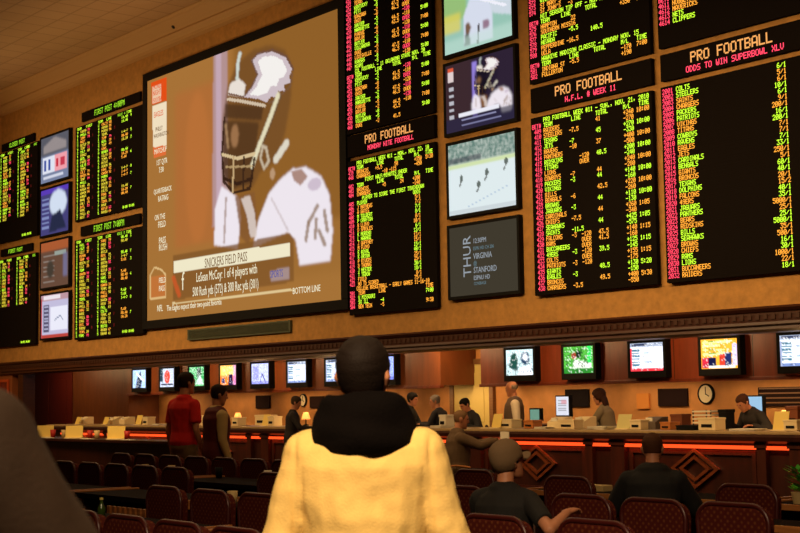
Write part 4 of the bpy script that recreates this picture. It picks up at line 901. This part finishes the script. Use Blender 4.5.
# ------------------------------------------------------------------ people
def remesh(mb, name, m, parent, vox=.012, smooth=3, disp=None):
    me = mb.mesh('tmp'); o = bpy.data.objects.new('tmp', me); C.objects.link(o)
    r = o.modifiers.new('r', 'REMESH'); r.mode = 'VOXEL'; r.voxel_size = vox
    s = o.modifiers.new('s', 'SMOOTH'); s.iterations = smooth; s.factor = .5
    ev = o.evaluated_get(bpy.context.evaluated_depsgraph_get()); nm = bpy.data.meshes.new_from_object(ev)
    C.objects.unlink(o); bpy.data.objects.remove(o); bpy.data.meshes.remove(me)
    if disp:
        ns = [v.normal.copy() for v in nm.vertices]
        for v, n in zip(nm.vertices, ns): v.co += n*disp(v.co)
    nm.name = name; nm.materials.clear(); nm.materials.append(m)
    for p in nm.polygons: p.use_smooth = True
    r = bpy.data.objects.new(name, nm); C.objects.link(r); r.parent = parent
    return r
def ik(S, T, l1, l2, pole):
    d = T-S; L = min(d.length, (l1+l2)*.995); dn = d.normalized(); T = S+dn*L
    a = (l1*l1-l2*l2+L*L)/(2*L); h = math.sqrt(max(0, l1*l1-a*a)); p = pole-dn*pole.dot(dn)
    if p.length < 1e-6: p = Vector((0, 0, -1))
    return S+dn*a+p.normalized()*h, T
HEAD = [(-.118, .024, .028, .058), (-.108, .036, .042, .048), (-.09, .048, .058, .032), (-.06, .060, .074, .016), (-.03, .067, .084, .006), (0, .072, .091, 0), (.03, .075, .096, -.004), (.06, .073, .094, -.006), (.085, .063, .082, -.008), (.105, .044, .058, -.008), (.116, .022, .03, -.008), (.119, .006, .008, -.008)]
def head_rings(n, f):
    rs = []
    for z, a, b, y in HEAD:
        rs.append([f(Vector((a*math.cos(2*math.pi*j/n), y+b*math.sin(2*math.pi*j/n), z)), 2*math.pi*j/n) for j in range(n)])
    return rs
def hand(mb, wrist, dirn, palm_n, thumb_side, curl=.5, s=1.0):
    """dirn: wrist to knuckles; palm_n: direction the palm faces; thumb_side: unit vector towards the thumb"""
    d = dirn.normalized(); pn = (palm_n-d*palm_n.dot(d)).normalized(); sd = (thumb_side-d*thumb_side.dot(d)); sd = (sd-pn*sd.dot(pn)).normalized()
    mb.tube([wrist, wrist+d*.03*s, wrist+d*.085*s], [(.026*s, .018*s), (.038*s, .016*s), (.040*s, .013*s)], 12, side=sd)
    for k, (o, L) in enumerate(((.030, .072), (.010, .080), (-.011, .075), (-.031, .060))):
        p = wrist+d*.088*s+sd*o*s; pts = [p-d*.02*s]; a = 0; seg = L*s/3
        pts.append(p)
        for q in range(3):
            a += curl*.75; p = p+(d*math.cos(a)+pn*math.sin(a))*seg; pts.append(p)
        mb.tube(pts, [.0095*s, .0095*s, .009*s, .0085*s, .0075*s], 8)
    p = wrist+d*.022*s+sd*.028*s; q1 = p+(d*.6+sd*.7+pn*.2).normalized()*.036*s; q2 = q1+(d*.85+sd*.25+pn*.35).normalized()*.032*s; q3 = q2+(d*.9+pn*.4).normalized()*.022*s
    mb.tube([wrist+d*.015*s+sd*.01*s, p, q1, q2, q3], [.013*s, .013*s, .0115*s, .0105*s, .009*s], 8)
def person(label, loc, rz, H=1.75, pose='stand', seat=.47, lean=0, head=(0, 0), hands=None, top=(60, 60, 60), topname='shirt', sleeves='long', trousers=(40, 36, 34), hair=(20, 14, 10), hairstyle='short', skin=M_skin, vox=.012, bulk=0, fold=.004, legspread=.0, step=0, extra=None, hunch=0, vest=None, twist=0, curls=(.4, .4), hem=-.1, foldfn=None):
    s = H/1.75; root = thing('person', label, 'person', loc, rz)
    hipz = .92*s if pose == 'stand' else seat+.085
    hip = Vector((0, 0, hipz)); La = R(lean)
    tdir = Vector((0, math.sin(La), math.cos(La))); side = Vector((1, 0, 0))
    fwd = Vector((0, math.cos(La), -math.sin(La)))
    # twist of the upper body
    tw = Matrix.Rotation(R(twist), 3, 'Z'); sid2 = tw @ side; fwd2 = tw @ fwd
    def T(t, x=0, y=0):
        b = hip+tdir*t*s; k = min(1, max(0, t/.35)); sd = side.lerp(sid2, k); f_ = fwd.lerp(fwd2, k)
        bend = hunch*max(0, t-.25)**2*6
        return b+sd*x*s+f_*(y+bend)*s-tdir*bend*.25*s
    neck0 = T(.545); hy, hp = R(head[0]), R(head[1])
    hd = (tdir+fwd2*(.25+hunch*1.5)).normalized()
    hc = neck0+hd*.155*s+Vector((0, 0, .02*s))
    HR = Matrix.Rotation(hy, 3, 'Z') @ Matrix.Rotation(-hp, 3, 'X')    # positive pitch looks down
    def hx(v): return hc+HR @ (v*s)
    torso = [(-.06, .12, .09, 0), (0, .160, .112, 0), (.07, .160, .112, 0), (.17, .140, .10, .005), (.28, .150, .108, .008), (.38, .168, .118, .008), (.45, .175, .112, 0), (.50, .150, .085, -.004), (.535, .085, .062, -.006)]
    def torso_tube(mb, inf, t0=-.1, t1=1, hemflare=0):
        L = [q for q in torso if t0 <= q[0] <= t1]
        mb.tube([T(t, 0, y) for t, a, b, y in L], [((a+inf)*s+bulk, (b+inf)*s+bulk*(1.3 if t < .35 else .6)) for t, a, b, y in L], 20, side=sid2 if abs(twist) > 1 else side)
    sh = {}; arms = {}
    if hands is None: hands = (None, None)
    for k, sx in enumerate((-1, 1)):
        S = T(.475, sx*.175); hv = hands[k]
        if hv is None: Tg = S+Vector((sx*.09, .05, -.52))*s
        else: Tg = Vector(hv)
        E, Tg = ik(S, Tg, .285*s, .255*s, Vector((sx*.7, -.6, -.6)) if hv is not None else Vector((sx*.2, -1, 0)))
        arms[sx] = (S, E, Tg)
    legs = {}
    for sx in (-1, 1):
        h0 = hip+Vector((sx*.088*s, 0, -.02))
        if pose == 'stand':
            st = step*sx; kn = Vector((sx*(.095+legspread*.5)*s, .02+st*.5+.02, .49*s)); an = Vector((sx*(.1+legspread)*s, st-.01, .085*s))
        else:
            kn = h0+Vector((sx*(.06+legspread), .41*s, .02)); an = Vector((kn.x, kn.y-.04, .085*s))
        legs[sx] = (h0, kn, an)
    # ---- body
    b = MB(); torso_tube(b, -.006)
    b.tube([T(.50), neck0, hc-hd*.07*s+Vector((0, -.01*s, 0))], [.062*s, .056*s, .052*s], 14)
    b.rings(head_rings(20, lambda v, a: hx(v)))
    b.tube([hx(Vector((0, .088, .028))), hx(Vector((0, .104, -.005))), hx(Vector((0, .106, -.022)))], [.008*s, .011*s, .014*s], 8)
    b.ell(hx(Vector((0, .084, -.056))), .024*s, .012*s, .010*s, 10, 6); b.tube([hx(Vector((-.045, .078, .034))), hx(Vector((0, .090, .038))), hx(Vector((.045, .078, .034)))], .010*s, 8)
    for sx in (-1, 1): b.tube([hx(Vector((sx*.074, -.012, .026))), hx(Vector((sx*.083, -.02, .0))), hx(Vector((sx*.074, -.006, -.030)))], [(.008*s, .017*s), (.009*s, .019*s), (.007*s, .011*s)], 8, side=HR @ Vector((1, 0, 0)))
    for k, sx in enumerate((-1, 1)):
        S, E, Wt = arms[sx]
        b.tube([T(.47, sx*.12), S], .05*s, 10); b.tube([S, S.lerp(E, .5), E], [.050*s, .045*s, .036*s], 12); b.tube([E, E.lerp(Wt, .35), Wt], [.037*s, .036*s, .025*s], 12)
        d = (Wt-E).normalized()
        if hands[k] is None: pn = Vector((-sx, 0, 0)); ts = Vector((0, 1, 0))
        else: pn = Vector((0, 0, -1)); ts = Vector((-sx, 0, 0))
        if abs(d.dot(pn)) > .9: pn = Vector((0, 1, 0))
        dd = d if hands[k] is None else (d*.6+Vector((0, .8, -.05))).normalized()
        hand(b, Wt, dd, pn, ts, curls[k], s)
    for sx in (-1, 1):
        h0, kn, an = legs[sx]; b.tube([h0, h0.lerp(kn, .5), kn], [.078*s, .068*s, .05*s], 12); b.tube([kn, kn.lerp(an, .35), an], [.05*s, .052*s, .034*s], 12)
        b.tube([an+Vector((0, -.03, -.035)), an+Vector((0, .12*s, -.055))], [(.035*s, .025*s)]*2, 10, side=(1, 0, 0))
    remesh(b, 'body', skin, root, vox, 2)
    # ---- clothes
    def folds(amp, sc=9, st=.45):
        o = Vector((len(label)*1.3, 0, 0))
        return lambda p: amp*(noise.noise(Vector((p.x*sc, p.y*sc, p.z*sc*st))+o)+.5*noise.noise(Vector((p.x*sc*2.3, p.y*sc*2.3, p.z*sc*1.4))+o))
    c = MB(); torso_tube(c, .020, hem)
    for sx in (-1, 1):
        S, E, Wt = arms[sx]
        c.tube([T(.515, sx*.05), T(.50, sx*.12), S], [.052*s, .058*s, .064*s+bulk*.5], 12)
        if sleeves == 'long':
            e = E.lerp(Wt, .97); c.tube([S, S.lerp(E, .5), E], [.066*s+bulk*.5, .060*s+bulk*.4, .052*s+bulk*.3], 14); c.tube([E, E.lerp(Wt, .5), e], [.052*s+bulk*.3, .047*s+bulk*.2, .040*s+bulk*.1], 14)
        elif sleeves == 'short': c.tube([S, S.lerp(E, .72)], [.066*s, .060*s], 14, round_ends=False)
    M_top_ = mat('cloth_%d_%d_%d' % top, top, .85, var=.08, vscale=6, bump=.15, bscale=150)
    remesh(c, topname, M_top_, root, vox, 3, foldfn or folds(fold))
    if vest:
        v = MB(); torso_tube(v, .032, .0, .51)
        for sx in (-1, 1): v.tube([T(.40, sx*.10), T(.50, sx*.09), T(.53, sx*.065)], [.075*s, .06*s, .04*s], 12)
        remesh(v, 'vest', mat('vest_%d_%d' % vest[:2], vest, .7), root, vox, 2)
    tr = MB(); L = [q for q in torso if q[0] < .12]
    tr.tube([T(t, 0, y) for t, a, b_, y in L], [((a+.014)*s+bulk*.6, (b_+.014)*s+bulk*.6) for t, a, b_, y in L], 18, side=side)
    for sx in (-1, 1):
        h0, kn, an = legs[sx]; tr.tube([h0, h0.lerp(kn, .5), kn], [.096*s, .086*s, .068*s], 14); tr.tube([kn, kn.lerp(an, .5), an+Vector((0, 0, -.01))], [.068*s, .064*s, .056*s], 14)
    remesh(tr, 'trousers', mat('trousers_%d_%d' % trousers[:2], trousers, .85), root, vox, 2, folds(fold*.8))
    for sx in (-1, 1):
        h0, kn, an = legs[sx]; f = MB(); f.tube([an+Vector((0, -.05*s, -.043*s)), an+Vector((0, .06*s, -.045*s)), an+Vector((0, .16*s, -.055*s))], [(.040*s, .042*s), (.045*s, .038*s), (.038*s, .026*s)], 12, side=(1, 0, 0)); f.build('shoe', mat('shoe_leather', (26, 20, 18), .5), root, smooth=True)
    for sx in (-1, 1):
        p = hx(Vector((sx*.031, .083, .016))); MB().ell(p, .011*s, .011*s, .009*s, 10, 7).build('eye', mat('eye_dark', (40, 28, 22), .2), root, smooth=True)
    # ---- hair
    hm = mat('hair_%d_%d' % hair[:2], hair, .7, bump=.25, bscale=180, spec=.2)
    if hairstyle != 'bald':
        zf, zb, th = {'short': (.062, -.075, .010), 'buzz': (.07, -.06, .004), 'long': (.055, -.12, .026), 'balding': (.2, -.06, .008), 'full': (.06, -.085, .02)}[hairstyle]
        def hf(v, a):
            fr = max(0, math.sin(a)); z_line = zb+(zf-zb)*min(1, fr*1.15+.18 if abs(math.cos(a)) < .97 else .45)
            d = Vector((v.x, v.y, v.z*.9)).normalized(); k = max(-1, min(1, (v.z-z_line)/.014))
            if hairstyle == 'balding' and v.z > .055: k = -1
            q = v+d*(th if k > 0 else -.012)*abs(k)
            if k > 0: q += d*th*.35*noise.noise(v*60)
            return hx(q)
        rs = []
        HH = []
        for i in range(len(HEAD)-1):
            for t in (0, .34, .67): HH.append(tuple(HEAD[i][k]*(1-t)+HEAD[i+1][k]*t for k in range(4)))
        HH.append(HEAD[-1])
        for z, a_, b_, y in HH: rs.append([hf(Vector((a_*math.cos(2*math.pi*j/32), y+b_*math.sin(2*math.pi*j/32), z)), 2*math.pi*j/32) for j in range(32)])
        hb = MB().rings(rs)
        if hairstyle == 'long': hb.tube([hx(Vector((0, -.05, .04))), hx(Vector((0, -.075, -.06))), hx(Vector((0, -.075, -.15))), hx(Vector((0, -.06, -.23)))], [(.075*s, .05*s), (.088*s, .045*s), (.09*s, .04*s), (.07*s, .025*s)], 16, side=HR @ Vector((1, 0, 0)))
        hb.build('hair', hm, root, smooth=True)
    if extra: extra(root, T, hx, s, hc, HR)
    return root

def ray_at(px, scale, py=400):
    v = Vector(rt)*((px-400)/1400)+fw-up*((py-266.5)/1400); v = v*(1400/scale); return (v.x, v.y, 0)
# -- man in the yellow jacket
def hood(root, T, hx, s, hc, HR):
    h = MB(); n = 40; rs = []
    # a collar of thick cloth round the neck that hangs into a pouch on the back
    prof = [(.0, .055, .015), (.12, .0, .0)]
    c0 = T(.56)
    def ring(rad, z, back, drop):
        o = []
        for j in range(n):
            a = 2*math.pi*j/n; bk = max(0, -math.sin(a)); sdx = abs(math.cos(a))
            rx = rad*(1.12+.16*sdx); ry = rad*(1.0+back*bk)
            o.append(Vector((c0.x+rx*math.cos(a), c0.y+ry*math.sin(a)+.004, c0.z+z-drop*bk**1.5-.03*sdx*(drop > 0))))
        return o
    for rad, z, back, drop in ((.058, -.02, .1, .0), (.060, .06, .1, .0), (.070, .098, .10, -.012), (.086, .100, .14, -.006), (.104, .082, .18, .0), (.120, .050, .22, .008), (.131, .014, .24, .020), (.134, -.014, .22, .032), (.124, -.034, .18, .044), (.100, -.045, .12, .044), (.07, -.05, .1, .03)):
        rs.append(ring(rad, z, back, drop))
    h.rings(rs)
    remesh(h, 'hood', mat('hood_black', (13, 9, 8), .95, spec=.05, bump=.2, bscale=90), root, .008, 3, lambda p: .010*noise.noise(Vector((p.x*9, p.y*9, p.z*16)))+.006*math.sin(p.z*60+p.x*18)*noise.noise(p*5))
ys = ray_at(363, 325)
def yfold(p):
    d = .013*noise.noise(Vector((p.x*9, 3.1, p.z*1.8)))+.010*noise.noise(Vector((p.x*5+p.z*7, 1.7, p.z*3-p.x*4)))+.004*noise.noise(p*22)
    d += .009*math.sin(26*(abs(p.x)*1.1+p.z*.9))*max(0, 1-abs(abs(p.x)-.2)/.13)*max(0, 1-abs(p.z-1.12)/.2)
    xs_ = .205+.02*(1.4-p.z)
    if p.y < .06 and p.z > .95: d -= .007*math.exp(-((abs(p.x)-xs_)/.009)**2)*min(1, max(0, (1.47-p.z)/.06))
    return d
M_y = (236, 198, 116)
yj = person('man seen from behind in a yellow jacket with a black hood, looking up', ys, R(48), 1.735, 'stand', lean=0, head=(-10, -10), top=M_y, topname='jacket', trousers=(40, 34, 34), hair=(26, 16, 10), hairstyle='short',
       vox=.007, bulk=.026, foldfn=yfold, hands=((-.33, .08, .80), (.33, .08, .80)), extra=hood)
# -- dark person, shoulder at the left edge
person('person in a dark brown coat whose shoulder fills the lower left corner', ray_at(-190, 800, 400), R(60), 1.88, 'stand', top=(62, 42, 26), topname='coat', hands=((-.35, .05, .85), (.46, .10, 1.02)), bulk=.03, fold=.008, vox=.012, hairstyle='short')
# -- standing men left
person('tall standing man in a bright red t-shirt and khaki trousers', ray_at(184, 83), R(10), 1.90, 'stand', head=(-6, 0), top=(224, 28, 20), topname='t_shirt', sleeves='short', trousers=(128, 100, 60), hair=(40, 24, 14), fold=.008, bulk=.006, vox=.012, hem=.04)
person('standing man in a dark red vest over a beige shirt', ray_at(216, 85), R(-8), 1.74, 'stand', head=(-5, 10), top=(196, 168, 110), topname='shirt', trousers=(52, 44, 28), hair=(34, 20, 12), vest=(92, 20, 20), vox=.012, bulk=.01)
person('standing person in dark clothes at the counter beside a desk lamp', ray_at(290, 57), R(-35), 1.62, 'stand', lean=6, head=(0, 20), top=(30, 22, 20), topname='jacket', hair=(60, 44, 30), trousers=(24, 20, 18), hands=((-.2, .32, 1.06), (.15, .38, 1.06)))
# -- behind the counter
def clerk(px, y, label, **k): return person(label, (at(px, y), y, 0), **k)
clerk(404, 15.8, 'person with black hair and black jacket leaning on the counter', rz=R(-60), H=1.66, lean=12, head=(0, 10), top=(18, 16, 16), topname='jacket', hair=(14, 10, 8), hairstyle='full', bulk=.02, hands=((-.05, .42, 1.10), (.2, .36, 1.10)))
clerk(445, 15.85, 'grey haired person in a dark jacket beside the black haired person', rz=R(110), H=1.62, lean=14, head=(25, 12), top=(24, 22, 28), topname='jacket', hair=(130, 120, 110), hands=((-.2, .36, 1.10), (.2, .36, 1.10)))
clerk(481, 15.85, 'dark haired clerk in a dark shirt writing at the counter by the door', rz=R(165), H=1.60, lean=24, head=(0, 28), top=(34, 34, 34), topname='shirt', hair=(14, 10, 8), hands=((-.16, .36, 1.10), (.16, .36, 1.10)))
clerk(515, 15.95, 'bald clerk standing in a white shirt and grey vest behind the counter', rz=R(140), H=1.80, head=(-30, 5), top=(216, 200, 172), topname='shirt', hair=(150, 130, 110), hairstyle='balding', vest=(92, 72, 54), bulk=.02)
clerk(612, 15.85, 'woman clerk with long brown hair facing left behind the counter', rz=R(110), H=1.66, lean=14, head=(0, 16), top=(128, 112, 84), topname='blouse', hair=(54, 26, 14), hairstyle='long', hands=((-.1, .46, 1.12), (.2, .44, 1.12)))
clerk(768, 15.95, 'clerk with short brown hair bent over a newspaper at the right', rz=R(165), H=1.66, lean=34, head=(0, 35), top=(34, 28, 24), topname='shirt', hair=(70, 38, 20), hands=((-.2, .40, 1.11), (.2, .42, 1.11)), bulk=.015)
# -- seated
person('seated customer in a grey brown jacket facing the counter, holding papers', (-14.10, 12.27, 0), R(-30), 1.78, 'sit', .45, lean=3, head=(0, 8), top=(96, 74, 50), topname='jacket', hair=(128, 96, 66), hairstyle='buzz', bulk=.035, hands=((-.12, .52, .98), (.16, .52, .98)))
tag(MB().box(-.08, .08, -.008, .008, -.07, .07).build('race_sheet', M_paper, None, (-13.78, 12.86, 1.02)), 'white sheet held by the seated customer at the counter', 'paper')
def cap(root, T, hx, s, hc, HR):
    rs = []; n = 28
    for z, a, b, y in HEAD:
        if z < .005: continue
        rs.append([hx(Vector((a*1.21*math.cos(2*math.pi*j/n), y+b*1.2*math.sin(2*math.pi*j/n)-.004, z*1.26))) for j in range(n)])
    rs.insert(0, [hx(Vector((.072*1.25*math.cos(2*math.pi*j/n), .092*1.22*math.sin(2*math.pi*j/n)-.004, -.034 if math.sin(2*math.pi*j/n) < 0 else .01))) for j in range(n)])
    cp_ = MB().rings(rs).build('cap', mat('cap_grey', (126, 100, 70), .85, bump=.2, bscale=100), root, smooth=True)
    b = MB(); k = 14; top = []; bot = []
    for j in range(k+1):
        a = math.pi*j/k; top.append(hx(Vector((.08*math.cos(a), .085+.085*math.sin(a), .022-.02*math.cos(a)**2)))); bot.append(hx(Vector((.08*math.cos(a), .085+.085*math.sin(a), .014-.02*math.cos(a)**2))))
    i0 = len(b.v); b.v += [tuple(p) for p in top+bot]; b.f.append(tuple(range(k+1))); b.f.append(tuple(range(2*k+1, k, -1)))
    for j in range(k): b.f.append((j, j+1, k+2+j, k+1+j))
    b.build('brim', mat('cap_grey', (0, 0, 0)), root, smooth=False)
person('seated man in a grey baseball cap and black shirt, hand on the desk', (-6.09, 5.64, 0), R(20), 1.66, 'sit', .41, lean=6, head=(-24, -14), top=(24, 21, 19), topname='shirt', hair=(28, 18, 12), hairstyle='short', fold=.006, vox=.008, bulk=.004, sleeves='short', hands=((-.2, .4, .62), (.36, .14, .88)), extra=cap)
person('seated man in a black shirt with cropped hair, seen from behind', (-6.69, 7.66, 0), R(38), 1.66, 'sit', .41, lean=8, head=(0, 0), top=(16, 14, 13), topname='shirt', hair=(84, 50, 30), hairstyle='buzz', fold=.006, vox=.009, bulk=.03, hands=((-.26, .40, .68), (.26, .40, .68)))
